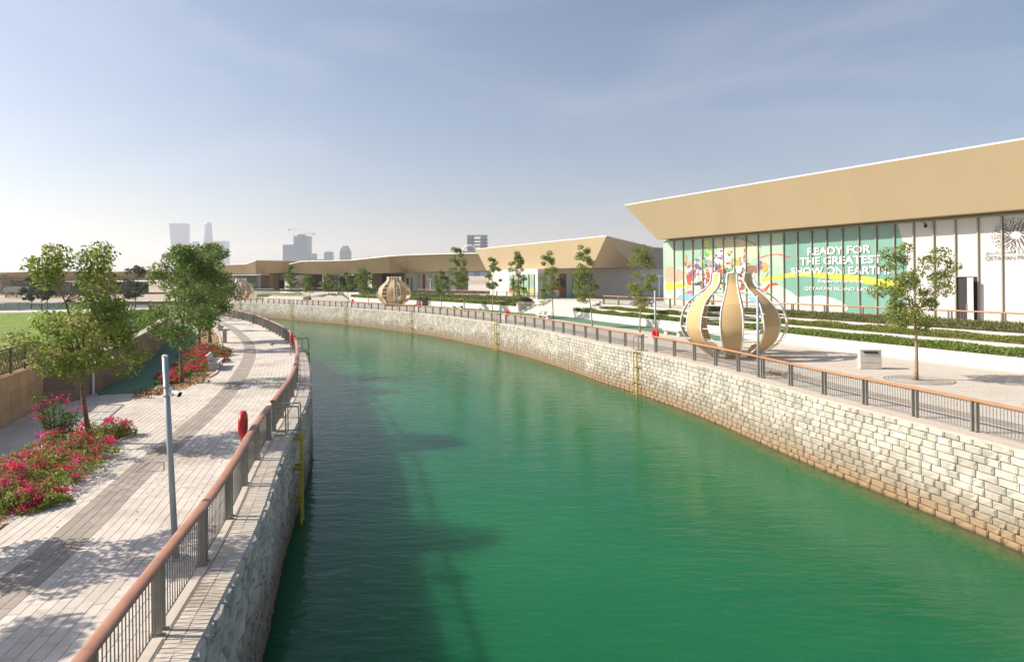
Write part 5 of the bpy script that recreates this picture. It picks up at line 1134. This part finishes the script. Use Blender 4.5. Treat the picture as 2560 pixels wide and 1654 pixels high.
# ------------------------------------------------------------------ onion-shaped sculptures
def onion():
    root = thing('onion_sculpture', 'largest onion-shaped sculpture of beige mesh petals beside the right railing', 'sculpture', (0, 0, 0), 0, 'onion sculptures on the right promenade', local=True)
    prof = catmull([(1.4, 0.02), (1.95, 0.42), (2.7, 1.0), (3.05, 1.6), (3.14, 2.1), (3.0, 2.8), (2.68, 3.4), (2.15, 3.9), (1.62, 4.3), (1.33, 4.72), (1.28, 5.25)], 0.16)
    hw = lambda z: float(np.interp(z, [0, 0.6, 1.4, 2.2, 3.0, 3.8, 4.5, 5.25], [0.36, 0.48, 0.60, 0.645, 0.60, 0.43, 0.30, 0.27]))
    n = len(prof); seg = [0, int(n * .2), int(n * .42), int(n * .64), n - 1]; sheets = []
    for k in range(4):
        b = MB(); idx = list(range(seg[k], seg[k + 1] + 1)); m_ = len(idx); V_ = []
        for th in (0, 0.03):
            for i in idx:
                rr, z = prof[i]; w_ = hw(z)
                for s_ in (-1, -.5, 0, .5, 1): a = math.atan2(w_ * s_, rr); R = rr - th; V_.append((R * math.cos(a), R * math.sin(a), z))
        q = m_ * 5; fs = []
        for i in range(m_ - 1):
            for j in range(4): a = i * 5 + j; fs += [(a, a + 1, a + 6, a + 5), (q + a + 1, q + a, q + a + 5, q + a + 6)]
        b.add(V_, fs); sheets.append(b.mesh('mesh_panel', M['mesh_beige' if k % 2 else 'mesh_beige2'], smooth=True))
    e = MB()
    for s_ in (-1, 1):
        L = []
        for rr, z in prof: a = math.atan2(hw(z) * s_, rr); L.append((rr * math.cos(a), rr * math.sin(a), z))
        e.tube(L, 0.045, 6)
    rr, z = prof[-1]; a = math.atan2(hw(z), rr); e.tube([(rr * math.cos(a), -rr * math.sin(a), z), (rr * math.cos(a), rr * math.sin(a), z)], 0.05, 6)
    rr, z = prof[0]; a = math.atan2(hw(z), rr); e.tube([(rr * math.cos(a), -rr * math.sin(a), z + .03), (rr * math.cos(a), rr * math.sin(a), z + .03)], 0.05, 6)
    em_ = e.mesh('edge_tube', M['whitemetal'], smooth=True)
    for k in range(8):
        an = k * math.pi / 4
        pt = bpy.data.objects.new('petal', em_); link(pt, root); pt.rotation_euler = (0, 0, an)
        for sh in sheets: o = bpy.data.objects.new('mesh_panel', sh); link(o, pt)
    for z in (0.35, 1.15, 1.9, 2.6, 3.3, 3.95):
        rr = float(np.interp(z, [p[1] for p in prof], [p[0] for p in prof])) - 0.06; b = MB(); b.tube([(rr * math.cos(a), rr * math.sin(a), z) for a in np.linspace(0, 2 * math.pi, 33)[:-1]], 0.028, 5, closed=True); b.build('ring', M['whitemetal'], root, smooth=True)
    b = MB(); b.lathe([(1.5, 0.0), (1.5, 0.05), (0.0, 0.05)], 24); b.build('base_plate', M['concrete_d'], root)
    return root
on = onion(); q = P(1833, 889); on.location = (q[0], q[1], 0); on.rotation_euler = (0, 0, math.atan2(-q[1], -q[0]) - 0.02); on.scale = (1.03, 1.03, 1.0)
copy_thing(on, (*P(986, 763.5), 0), math.radians(-92), 'second onion-shaped mesh sculpture behind the right railing mid-canal', (1.0, 1.0, 1.0))
copy_thing(on, (*P(602, 748.8), 0), math.radians(-75), 'smallest onion-shaped mesh sculpture at the far canal bend', (1.0, 1.0, 1.0))

# ------------------------------------------------------------------ trees
LT = [((-13.58, 20.42), 6.1, 3.9, 'young tree with pale blossom in the near flower bed', 'leaf_b', 54, 190, .125, 0.46, 14, 0.075, 0.85),
      ((-16.67, 32.16), 6.7, 4.2, 'tree with forked trunk in front of the running track', 'leaf_a', 52, 210, .14, 0.45, 3, 0.085, 0.75),
      ((-22.82, 46.7), 7.3, 4.0, 'tree behind the red flowers in the long soil bed', 'leaf_a', 46, 170, .16, 0.45, 2, 0.1, 0.75),
      ((-24.8, 52.5), 7.9, 4.6, 'tallest leafy tree on the left above the bench', 'leaf_a', 54, 180, .17, 0.45, 3, 0.13, 0.7),
      ((-30.8, 64.3), 7.4, 3.0, 'slender bent tree in the far part of the soil bed', 'leaf_a', 18, 120, .19, 0.55, 0, 0.1, 0.8),
      ((-35.6, 73.5), 7.0, 3.2, 'slim tree near the far end of the soil bed', 'leaf_a', 18, 110, .2, 0.55, 0, 0.11, 0.8),
      ((-40.6, 80.8), 6.8, 3.4, 'small tree beside the far bench on the left path', 'leaf_a', 18, 110, .2, 0.5, 0, 0.11, 0.8),
      ((-43.6, 83.5), 7.0, 4.0, 'farthest tree behind the end of the running track', 'leaf_a', 20, 110, .22, 0.5, 0, 0.11, 0.8)]
for i, (p, h_, cw, l, lm, nc, per, ls, th, bl, tr_, low) in enumerate(LT):
    tree('shade_tree', l, (p[0], p[1], -0.02), h_, cw, 60 + i, M[lm], M['bark'], nc, per, ls, th, ((-0.35, 0.1, 0.1)[min(i, 2)] if i != 1 else 0.25, 0), tr_, 'trees along the left promenade', 'cone' if i == 0 else 'round', bl or None, low=low, cr=0.5 if i == 0 else None)
tree('shade_tree', 'tree mostly outside the left picture edge with a leafy twig in view', (-12.2, 12.1, -0.02), 4.9, 2.9, 91, M['leaf_b'], M['bark'], 40, 170, .12, 0.45, (0.1, 0), 0.06, 'trees along the left promenade', 'round', None)
tree('shade_tree', 'tree outside the frame at lower left casting dappled shade on the path', (-13.6, 9.4, -0.02), 5.0, 2.8, 92, M['leaf_b'], M['bark'], 36, 150, .12, 0.45, (0, 0), 0.06, 'trees along the left promenade', 'round', None)
RT = [((2292, 950), 617, 6.4, 3.5, 'tree standing in the round grate on the right promenade', 22, 190, .13, 0.42, -0.15),
      ((1601, 830), 613, 0, 2.9, 'feathery tree left of the camera pole on the right promenade', 26, 120, .15, 0.33, 0),
      ((1482, 818), 615, 0, 2.6, 'leaning slim tree in front of the pointed roof corner', 24, 110, .16, 0.33, -1.0),
      ((1385, 797), 631, 0, 2.7, 'slim tree in front of the shaded mural below the stairs', 22, 110, .17, 0.36, -0.8),
      ((1303, 795), 631.5, 0, 2.4, 'slim tree before the sunlit face of the middle pavilion', 22, 110, .17, 0.34, -0.6),
      ((1231, 781), 644, 0, 2.4, 'thin tree left of the middle pavilion corner', 18, 100, .18, 0.5, 0.2),
      ((1162, 778), 623, 0, 3.0, 'taller dark tree right of the second sculpture', 28, 100, .18, 0.4, -1.2),
      ((1103, 774), 676.5, 0, 2.6, 'short round tree beside the second sculpture', 20, 110, .18, 0.42, -0.1),
      ((924, 764), 673, 0, 3.6, 'tree just left of the second sculpture', 18, 100, .24, 0.45, -1.2),
      ((872, 751), 682, 0, 3.4, 'slim tree at the foot of the far stairs', 18, 90, .25, 0.42, -0.8),
      ((821, 749), 684, 0, 3.2, 'small tree in the middle of the far stairs', 18, 90, .25, 0.4, 0),
      ((775, 749), 690, 0, 3.4, 'small tree at the end of the planter island', 18, 90, .26, 0.4, -0.6),
      ((728, 747), 667, 0, 3.0, 'tall narrow tree in front of the planter island', 24, 90, .26, 0.32, 0)]
for i, (f, yt, h_, cw, l, nc, per, ls, th, ln_) in enumerate(RT):
    q = P(*f); zt_ = H - uv(f[0], yt)[1] * q[1]
    tree('street_tree', l, (q[0], q[1], 0.0), zt_, cw * 1.08, 120 + i, M['leaf_r' if i < 3 else 'leaf_a'] if i not in (3, 4) else M['leaf_r'], M['bark_pale'], int(nc * 1.9), int(per * 0.95), ls, th, (ln_, 0), 0.085 if i == 0 else 0.07, 'young trees along the right promenade', 'col' if i in (2, 3, 4, 6) else ('umbrella' if i == 0 else 'round'), None, cr=cw * (0.155 if i else 0.135), stems=6)
# background trees
bg = [((1560, 720), 150, 640, 6, 'tall tree between the middle pavilion and the mural pavilion'), ((1600, 722), 140, 648, 5, 'darker tree in the gap beside the mural pavilion'), ((1640, 720), 135, 645, 5, 'palm-like tree against the mural pavilion end'), ((338, 745), 110, 668, 5.2, 'dark tree behind the lawn left of the leafy trees'), ((104, 758), 118, 684, 4.2, 'small two-stemmed tree beyond the lawn'), ((78, 758), 122, 694, 3.8, 'small orange-tinged tree beyond the lawn'), ((118, 757), 120, 700, 3.0, 'thin leaning tree beyond the lawn'), ((940, 722), 165, 684, 4.5, 'tree seen through the gap under the far roof'), ((20, 735), 200, 692, 14, 'dense grey-green tree mass at the left picture edge'), ((55, 735), 200, 698, 12, 'dense tree beside the pergola at far left'), ((130, 738), 195, 714, 9, 'low tree right of the pergola'), ((180, 738), 195, 712, 10, 'low dense tree behind the blossom tree'), ((260, 738), 180, 708, 9, 'low tree below the long building')]
for i, (f, Y, yt, cw, l) in enumerate(bg):
    c = at(f[0], f[1], Y); tree('background_tree', l, (c[0], Y, max(0, c[2]) if i < 3 else -0.03), at(f[0], yt, Y)[2] - (max(0, c[2]) if i < 3 else 0), cw, 200 + i, M['leaf_far'], M['bark'], 24, 80, 0.35, 0.35 if i < 7 else 0.12, (0, 0), 0.12, 'trees beyond the lawn and pavilions', 'round')
pm_ = thing('palm_tree', 'small palm in front of the minaret', 'palm', at(134, 690, 300)); b = MB(); a = at(134, 690, 300); t_ = at(134, 670, 300); b.tube([(a[0], 300, 0), t_], [0.35, 0.25], 8); b.build('trunk', M['bark'], pm_)
b = MB()
for k in range(22):
    an = k * 2.4; el = 0.9 - 0.085 * k; d = Vector((math.cos(an) * math.cos(el), math.sin(an) * math.cos(el), math.sin(el))); e = Vector(t_); s_ = d.cross(Vector((0, 0, 1))).normalized() * 0.28
    m1 = e + d * 1.2; m2 = e + d * 2.1 + Vector((0, 0, -0.5)); b.add([e, m1 + s_, m2, m1 - s_], [(0, 1, 2, 3)])
b.build('crown', M['leaf_far'], pm_)
wb = thing('white_wall', 'white sunlit boundary wall in the gap between the pavilions', 'wall', (*at(1610, 720, 170)[:2], 0)); wallpx(wb, 'wall', M['white'], 1530, 1680, 662, 735, 175, 175, 1)
# ------------------------------------------------------------------ beds: bougainvillea
r = np.random.default_rng(77)
def bush(label, x, y, rad, h_, seed, n=900, fl=420, red=0.5, group=None, leaf=0.075):
    root = thing('bougainvillea', label, 'flowering shrub', (x, y, -0.01), 0, group); r_ = np.random.default_rng(seed)
    b = MB()
    for k in range(7):
        a = k * 0.9 + seed; b.tube([(x, y, 0), (x + rad * .4 * math.cos(a), y + rad * .4 * math.sin(a), h_ * .6), (x + rad * .85 * math.cos(a), y + rad * .85 * math.sin(a), h_ * .65)], [.018, .012, .005], 5)
    b.build('stems', M['bark'], root)
    def pts(k, lo, hi):
        a = r_.uniform(0, 6.283, k); q = rad * np.sqrt(r_.uniform(0, 1, k)) * (1 + 0.25 * np.sin(a * 3 + seed)); zz = h_ * np.sqrt(np.clip(1 - (q / (rad * 1.3)) ** 2, 0.03, 1)) * r_.uniform(lo, hi, k) * (0.8 + 0.3 * np.sin(a * 2 + q * 4)); return np.column_stack([x + q * np.cos(a), y + q * np.sin(a), np.maximum(0.02, zz)])
    leaf_obj('foliage', pts(n, 0.15, 0.98), leaf, M['leaf_cover' if seed % 3 else 'leaf_b'], root, seed)
    c = pts(max(4, fl // 52), 0.7, 1.05); p = np.concatenate([q + r_.normal(size=(52, 3)) * np.array([.1, .1, .05]) for q in c]); k = int(len(p) * red)
    leaf_obj('blossom', p[:k], leaf * .75, M['bract_red'], root, seed + 1, up=.8, asp=.8); leaf_obj('blossom', p[k:], leaf * .75, M['bract'], root, seed + 2, up=.8, asp=.8)
    return root
B1 = [(248, 1100, .75, .55), (290, 1090, .55, .35), (205, 1120, .85, .6), (160, 1145, .8, .55), (225, 1150, .7, .5), (110, 1170, .85, .6), (170, 1190, .8, .55), (60, 1195, .85, .6), (110, 1225, .8, .55), (15, 1225, .8, .6), (55, 1255, .75, .5), (0, 1275, .75, .5), (-50, 1260, .8, .6), (100, 1265, .5, .3)]
rs0 = np.random.default_rng(8)
for i, (x, y, a, b_) in enumerate(B1):
    q = P(x, y); bush('low magenta-flowering bougainvillea in the near left flower bed', q[0], q[1], a, b_ * rs0.uniform(0.9, 1.7), 300 + 3 * i, 1400, 520, 0.3, 'bougainvillea in the near bed')
up = thing('bougainvillea', 'tall upright bougainvillea with arching shoots beside the near blossom tree', 'flowering shrub', (*P(140, 1118), 0)); q = P(140, 1118); rs = np.random.default_rng(5); st_ = MB(); LP = []; FP = []
for k in range(15):
    a = rs.uniform(0, 6.28); L = rs.uniform(1.0, 1.95); lx = rs.uniform(.15, .75); pts_ = [Vector((q[0] + math.cos(a) * lx * f * L, q[1] + math.sin(a) * lx * f * L * .7, L * f * (1.05 - .18 * f))) for f in np.linspace(0, 1, 7)]
    st_.tube(pts_, [.018, .016, .014, .012, .01, .008, .004], 5)
    for f in rs.uniform(0.15, 1, 130): i_ = min(5, int(f * 6)); p = pts_[i_].lerp(pts_[i_ + 1], f * 6 - i_); LP.append(np.array(p) + rs.normal(size=3) * .055)
    if k % 3 == 0:
        for _ in range(45): FP.append(np.array(pts_[-1]) + rs.normal(size=3) * .08)
st_.build('stems', M['bark'], up); leaf_obj('foliage', LP, .08, M['leaf_cover'], up, 5); leaf_obj('blossom', FP, .065, M['bract'], up, 6)
B2 = [(432, 945, .8, .5), (468, 938, .8, .6), (478, 915, .95, .75), (500, 925, .8, .6), (492, 893, 1.0, .8), (516, 905, .9, .7), (508, 880, 1.0, .8), (530, 878, .9, .7), (556, 888, .7, .55), (545, 905, .6, .5), (420, 958, .5, .35), (535, 893, .8, .6)]
for i, (x, y, a, b_) in enumerate(B2):
    q = P(x, y); bush('low crimson-flowering bougainvillea around the left bench', q[0], q[1], a, b_, 400 + 3 * i, 800, 420, 0.75, 'bougainvillea around the bench', 0.1)
dl = []
for k in range(900):
    t_ = r.uniform(0, 1); x = 335 + 190 * t_; y = np.interp(x, [335, 403, 460, 525], [990, 976, 958, 948]) + r.normal() * 6; q = P(x, y); dl.append((q[0], q[1], 0.01 + abs(r.normal()) * .03))
for k in range(500):
    x = r.uniform(490, 548); y = r.uniform(815, 856); q = P(x, y); dl.append((q[0], q[1], 0.02))
o = leaf_obj('leaf_litter', dl, 0.14, M['leaf_dry'], None, 9, up=2.0, asp=.4); tag(o, 'dry brown leaf litter on the soil and track edge', 'leaf litter', None, 'stuff')
dl = []
for k in range(700):
    s_ = r.uniform(14, 60); o_ = -r.uniform(1.5, 9) ; p = RC.pt(s_, o_); dl.append((p[0], p[1], 0.006))
o = leaf_obj('leaf_litter', dl, 0.07, M['leaf_dry'], None, 10, up=6.0, asp=.5); tag(o, 'scattered dry leaves on the right promenade', 'leaf litter', None, 'stuff')
dl = []
for k in range(260):
    s_ = r.uniform(8, 45); o_ = r.uniform(1.2, 7); p = LC.pt(s_, o_); dl.append((p[0], p[1], 0.006))
o = leaf_obj('leaf_litter', dl, 0.06, M['leaf_dry'], None, 11, up=6.0, asp=.5); tag(o, 'scattered dry leaves on the left path', 'leaf litter', None, 'stuff')
# ground cover behind the wall, lattice fence, bollard lights
A_ = resamp([(p[0] - .5, p[1]) for p in [(-19.4, 28)] + seg2[1:]], 30); B_ = A_ + np.array([[-4.2, 0.6]])
o = leaf_obj('ground_cover', strip_pts(A_, B_, 26000, 1.55, 0.42, r), 0.13, M['leaf_cover'], None, 12, up=.8); tag(o, 'bright green ground cover planting behind the brown wall', 'ground cover', None, 'stuff')
A_ = resamp([(-17.2, 18), (-20.2, 27)], 6); B_ = A_ + np.array([[-5, 1.5]])
o = leaf_obj('ground_cover', strip_pts(A_, B_, 5000, 1.55, 0.35, r), 0.11, M['leaf_grass'], None, 13, up=.8); tag(o, 'olive ground cover behind the lattice fence at left', 'ground cover', None, 'stuff')
gx = r.uniform(-75, -24, 60000); gy = r.uniform(34, 74, 60000); ok = np.array([inpoly(a, b_, lawn) for a, b_ in zip(gx[:22000], gy[:22000])]); gp = np.column_stack([gx[:22000][ok], gy[:22000][ok], np.full(ok.sum(), 1.575)])
o = leaf_obj('grass', gp, 0.1, M['leaf_cover'], None, 14, up=.2, asp=.2); tag(o, 'fine grass blades on the far left lawn', 'grass', None, 'stuff')
def lattice(label, pts, z0, h_):
    root = thing('lattice_fence', label, 'fence', (*pts[0], z0)); 
    for i in range(len(pts) - 1):
        a, b_ = Vector((*pts[i], 0)), Vector((*pts[i + 1], 0)); d = b_ - a; L = d.length; d.normalize(); n_ = max(1, round(L / 1.6))
        for k in range(n_ + (i == len(pts) - 2)):
            p = a + d * (L * k / n_); m_ = MB(); m_.box((p.x, p.y, z0 + h_ / 2), (0.07, 0.07, h_), math.atan2(d.y, d.x)); m_.build('post', M['latticebrown'], root)
        for zz in (0.12, h_): m_ = MB(); m_.tube([(a.x, a.y, z0 + zz), (b_.x, b_.y, z0 + zz)], 0.035, 4); m_.build('rail', M['latticebrown'], root)
        m_ = MB(); s_ = 0.28; nx_ = int(L / s_); nz_ = int((h_ - .12) / (s_ * .8))
        for u_ in range(nx_ + 1):
            for v_ in range(nz_ + 1):
                q = a + d * (u_ * s_ + (s_ / 2 if v_ % 2 else 0)); zc_ = z0 + .16 + v_ * s_ * .8 * .93; m_.tube([(q.x + d.x * .13 * math.cos(t_), q.y + d.y * .13 * math.cos(t_), zc_ + .13 * math.sin(t_)) for t_ in np.linspace(0, 2 * math.pi, 7)[:-1]], 0.011, 3, closed=True)
        tag(m_.build('lattice', M['latticebrown'], root), kind='stuff')
lattice('brown metal lattice fence on the tan wall at the left edge', [(-17.1, 18), (-18.3, 22.6), (-19.9, 26.8)], 1.72, 0.95)
lattice('second brown lattice fence crossing the left lawn edge', [(-19.9, 26.9), (-22, 27.3), (-27, 30), (-36, 32)], 1.6, 0.9)
bl0 = None
for i, (x, yb, h_) in enumerate([(185, 905, .75), (273, 858, .75), (332, 837, .75), (367.5, 818, .75), (388, 799, .75), (395.5, 786, .75)]):
    q = P(x, yb, 1.6); lab = ['white bollard light behind the electrical box', 'second white bollard light above the brown wall', 'third white bollard light above the brown wall', 'fourth white bollard light above the brown wall', 'fifth white bollard light near the far end of the wall', 'farthest white bollard light above the brown wall'][i]
    if bl0 is None:
        bl0 = thing('bollard_light', lab, 'bollard light', (*q, 1.55), 0, 'white bollard lights', local=True); b = MB(); b.bbox((0, 0, .5), (.16, .16, 1.0), .01); b.build('body', M['whitemetal'], bl0); b = MB(); b.box((0, 0, 1.02), (.18, .18, .03)); b.build('cap', M['boxgrey'], bl0)
    else: copy_thing(bl0, (*q, 1.55), 0, lab)
# ------------------------------------------------------------------ street furniture
q = P(233, 985); eb = thing('electrical_box', 'grey electrical box on a white post beside the blossom tree', 'electrical box', (*q, 0)); b = MB(); b.tube([(*q, 0), (*q, 1.75)], 0.055, 10); b.build('post', M['whitemetal'], eb)
b = MB(); b.bbox((q[0] + .1, q[1] - .12, 1.85), (.42, .26, .5), .02, 0.25); bx_ = b.build('cabinet', M['boxgrey'], eb); b = MB(); b.box((q[0] + .13, q[1] - .26, 1.85), (.36, .012, .42), .25); b.build('door', M['whitemetal'], bx_)
b = MB(); b.tube([(q[0] + .16, q[1] - .06, 1.6), (q[0] + .18, q[1] - .06, 1.42), (q[0] + .08, q[1] - .03, 1.36)], .025, 6); b.build('conduit', M['boxgrey'], eb)
def pole(label, x, y, h_, cz, ca_, r_=.07, ln_=0.0):
    q = P(x, y); root = thing('camera_pole', label, 'camera pole', (*q, 0), 0, 'grey camera poles'); b = MB(); b.tube([(q[0], q[1], 0), (q[0] + ln_, q[1], h_)], [r_, r_ * .92], 16); b.build('pole', M['galv'], root, smooth=True)
    b = MB(); b.lathe([(r_ * .93, 0), (r_ * .93, .03), (r_ * .4, .045)], 16, (q[0] + ln_, q[1], h_ - .005)); b.build('cap', M['whitemetal'], root)
    b = MB(); b.box((*q, .012), (.3, .3, .024)); b.build('base_plate', M['galv'], root)
    q = (q[0] + ln_ * cz / h_, q[1]); b = MB(); b.lathe([(r_ + .012, -.09), (r_ + .012, -.07)], 16, (*q, cz)); b.lathe([(r_ + .012, .07), (r_ + .012, .09)], 16, (*q, cz)); d = Vector((math.cos(ca_), math.sin(ca_), 0)); b.box((q[0] + d.x * .1, q[1] + d.y * .1, cz), (.12, .06, .16), ca_); b.build('bracket', M['galv'], root)
    b = MB(); s_ = Vector((q[0], q[1], cz)) + d * .15; e = s_ + d * .15 + Vector((0, 0, -.05)); b.tube([s_, e], [.045, .055], 10); cmo = b.build('camera', M['whitemetal'], root); b = MB(); b.tube([e - (e - s_) * .02, e + (e - s_) * .03], .05, 10); b.build('lens', M['dark'], cmo)
    return root
pole('tall grey camera pole beside the near left railing', 440, 1395, 3.76, 3.12, -0.3, .055, ln_=-0.17)
pole('grey camera pole at the railing gap left of the big sculpture', 1638.9, 874.6, 4.06, 3.35, math.pi - .2)
pole('grey camera pole in front of the right petals of the big sculpture', 1896, 944, 4.06, 3.2, -0.5)
pole('thin grey camera pole in front of the second sculpture', 993, 772, 4.0, 3.3, math.pi, .055)
pole('thin grey camera pole in front of the smallest sculpture', 598, 754.5, 4.0, 3.3, 0.3, .055)
def lamp(label, x, yb, Y, h_):
    c = at(x, yb, Y); root = thing('lamp_post', label, 'lamp post', (c[0], Y, c[2])); b = MB(); b.tube([(c[0], Y, c[2]), (c[0], Y, c[2] + h_)], .09, 8); b.build('pole', M['whitemetal'], root); b = MB(); b.box((c[0], Y, c[2] + h_ - .1), (1.1, .25, .12)); b.build('lamp_head', M['whitemetal'], root)
lamp('white lamp post on the terrace left of the mural pavilion', 1648, 742, 88, 3.0); lamp('white twin-headed lamp post in front of the long far pavilion', 1076, 727, 118, 2.3)
lamp('small lamp post on the roof of the long building at far left', 62, 680, 262, 2.2)
def bench(label, loc, rz, L=2.2, m='concrete'):
    root = thing('concrete_bench', label, 'bench', (*loc, 0), rz, 'concrete benches', local=True)
    b = MB(); b.bbox((0, 0, .42), (L, .62, .12), .025); b.build('seat', M[m], root)
    for sx in (-1, 1):
        b = MB(); x = sx * (L / 2 - .28); pf_ = [(-.3, .0), (.2, 0), (.14, .12), (.16, .26), (.27, .362), (-.3, .362)]; b.add([(x - .22, p, z) for p, z in pf_] + [(x + .22, p, z) for p, z in pf_], [(5, 4, 3, 2, 1, 0), (6, 7, 8, 9, 10, 11)] + [(i, (i + 1) % 6, 6 + (i + 1) % 6, 6 + i) for i in range(6)]); b.build('leg', M[m], root)
    b = MB(); b.add([(-L / 2 + .1, -.3, .46), (L / 2 - .1, -.3, .46), (L / 2 - .1, -.22, .46), (-L / 2 + .1, -.22, .46), (-L / 2 + .1, -.46, .86), (L / 2 - .1, -.46, .86), (L / 2 - .1, -.37, .86), (-L / 2 + .1, -.37, .86)], [(0, 1, 5, 4), (2, 3, 7, 6), (4, 5, 6, 7), (1, 2, 6, 5), (3, 0, 4, 7), (3, 2, 1, 0)]); b.build('backrest', M[m], root)
    return root
def lang(x, y): s_ = LC.near(x, y); return LC.ang(s_)
q = P(541, 920); bench('concrete bench among the crimson flowers beside the left path', q, lang(*q) + math.pi, 2.3)
q = P(551, 824); bench('pale concrete bench at the bend of the left path', q, lang(*q) + math.pi, 2.3)
q = P(468, 790); bench('white bench at the far end of the left path', q, lang(*q) + math.pi, 2.3)
q = P(1683, 838); s_ = RC.near(*q); bench('white bench left of the big sculpture', q, RC.ang(s_), 2.6)
q = P(1358, 796); s_ = RC.near(*q); bench('white bench at the foot of the terrace stairs', q, RC.ang(s_), 2.8)
q = P(1143, 771); s_ = RC.near(*q); bench('pale bench in front of the planters right of the second sculpture', q, RC.ang(s_), 2.8)
q = P(562, 857); pp_ = thing('stone_pillar', 'square grey pillar beside the flower bed on the left path', 'pillar', (*q, 0)); b = MB(); b.bbox((*q, .5), (.28, .28, 1.0), .012, .3); b.build('shaft', M['concrete_d'], pp_); b = MB(); b.box((*q, .02), (.34, .34, .04), .3); b.build('base', M['concrete'], pp_)
q = P(478, 796); pp_ = thing('stone_pillar', 'square grey pillar near the far end of the left path', 'pillar', (*q, 0)); b = MB(); b.bbox((*q, .5), (.5, .5, 1.0), .012, .3); b.build('shaft', M['concrete'], pp_); b = MB(); b.box((*q, .02), (.56, .56, .04), .3); b.build('base', M['concrete'], pp_)
q = P(2174, 921); lb2 = thing('litter_bin', 'boxy white litter bin in front of the lowest planter', 'litter bin', (*q, 0))
for k in range(3): b = MB(); b.bbox((*q, .17 + k * .335), (1.05, .5, .325), .02, -.25); b.build('body_panel', M['concrete'], lb2)
b = MB(); b.bbox((*q, 1.05), (1.1, .55, .09), .02, -.25); b.build('lid', M['whitemetal'], lb2)
b = MB(); b.box((q[0] - .06, q[1] - .27, .9), (.7, .02, .1), -.25); b.build('slot', M['dark'], lb2)
q = P(1061, 763); lb3 = thing('litter_bin', 'small brown litter bin right of the second sculpture', 'litter bin', (*q, 0)); b = MB(); b.bbox((*q, .5), (.75, .5, 1.0), .02); b.build('body', M['buildstone'], lb3); b = MB(); b.box((q[0], q[1] - .26, .8), (.5, .02, .14)); b.build('slot', M['dark'], lb3)
q = P(2300, 949); tg = thing('tree_grate', 'round ribbed grate around the tree on the right promenade', 'tree grate', (*q, 0)); q = (q[0] - .05, q[1])
for k in range(7):
    r0, r1 = .34 + k * .16, .34 + k * .16 + .12; b = MB(); b.lathe([(r0, .004), (r0, .016), (r1, .016), (r1, .004)], 40, (*q, 0)); b.f = b.f[:-2]; b.mi = b.mi[:-2]; b.build('rib', M['concrete_d'], tg)
b = MB(); b.lathe([(0.01, .0035), (1.5, .0035), (1.5, .006)], 40, (*q, 0)); b.build('frame', M['steel_bar'], tg)
q = P(1945, 936); o = leaf_obj('leaf_litter', [(q[0] + r.normal() * .5, q[1] + r.normal() * .35, .02 + abs(r.normal()) * .03) for _ in range(420)], .1, M['leaf_dry'], None, 15, up=3, asp=.5); tag(o, 'heap of brown leaves by the railing below the big sculpture', 'leaf litter', None, 'stuff')
# far left lawn edge: walkway with railing, moored blue boat
wk = MB(); wk.prism([(-45, 76), (-120, 63), (-122, 70), (-46, 84)], 0.2, 1.5); tag(wk.build('lawn_walkway', M['concrete']), 'pale walkway along the far edge of the lawn', None, None, 'structure')
LWC = Crv([(-46, 82.5), (-85, 75.5), (-120, 69)]); railing('lawn_railing', 'thin grey railing along the walkway beyond the lawn', LWC, 0.5, 70, 0, M['galv'], .03, 1.0, 1.5, 3.0, 2.0, bars=.6)
# two pigeons on the path
for i, (x, y) in enumerate(((681, 865), (675, 827))):
    q = P(x, y); pg = thing('pigeon', ['pigeon standing on the left path near the bend', 'farther pigeon on the left path by the railing'][i], 'pigeon', (*q, 0), 0.6 + i, None, True)
    b = MB(); b.tube([(-.2, 0, .1), (-.13, 0, .125), (-.05, 0, .15), (.04, 0, .165), (.09, 0, .2), (.12, 0, .25), (.155, 0, .262), (.185, 0, .25)], [.012, .035, .07, .075, .05, .032, .03, .006], 8); b.tube([(.0, .025, .1), (.0, .025, .0)], .006, 4); b.tube([(.0, -.025, .1), (.0, -.025, .0)], .006, 4); b.build('body', mat('feather', (.12, .12, .14), .6, .2, 20), pg, smooth=True)
# ------------------------------------------------------------------ haze
hz = MB(); hz.box((0, 3080, 157), (13600, 6700, 330)); hm = bpy.data.materials.new('haze'); hm.use_nodes = True; N = hm.node_tree.nodes; N.remove(N['Principled BSDF']); pv_ = N.new('ShaderNodeVolumePrincipled')
pv_.inputs['Color'].default_value = (0.92, 0.94, 0.975, 1); pv_.inputs['Density'].default_value = 0.00019; pv_.inputs['Anisotropy'].default_value = 0.45
hm.node_tree.links.new(pv_.outputs[0], N['Material Output'].inputs['Volume']); tag(hz.build('haze', hm), 'pale dusty haze filling the air', None, None, 'stuff')
SC.cycles.use_denoising = True
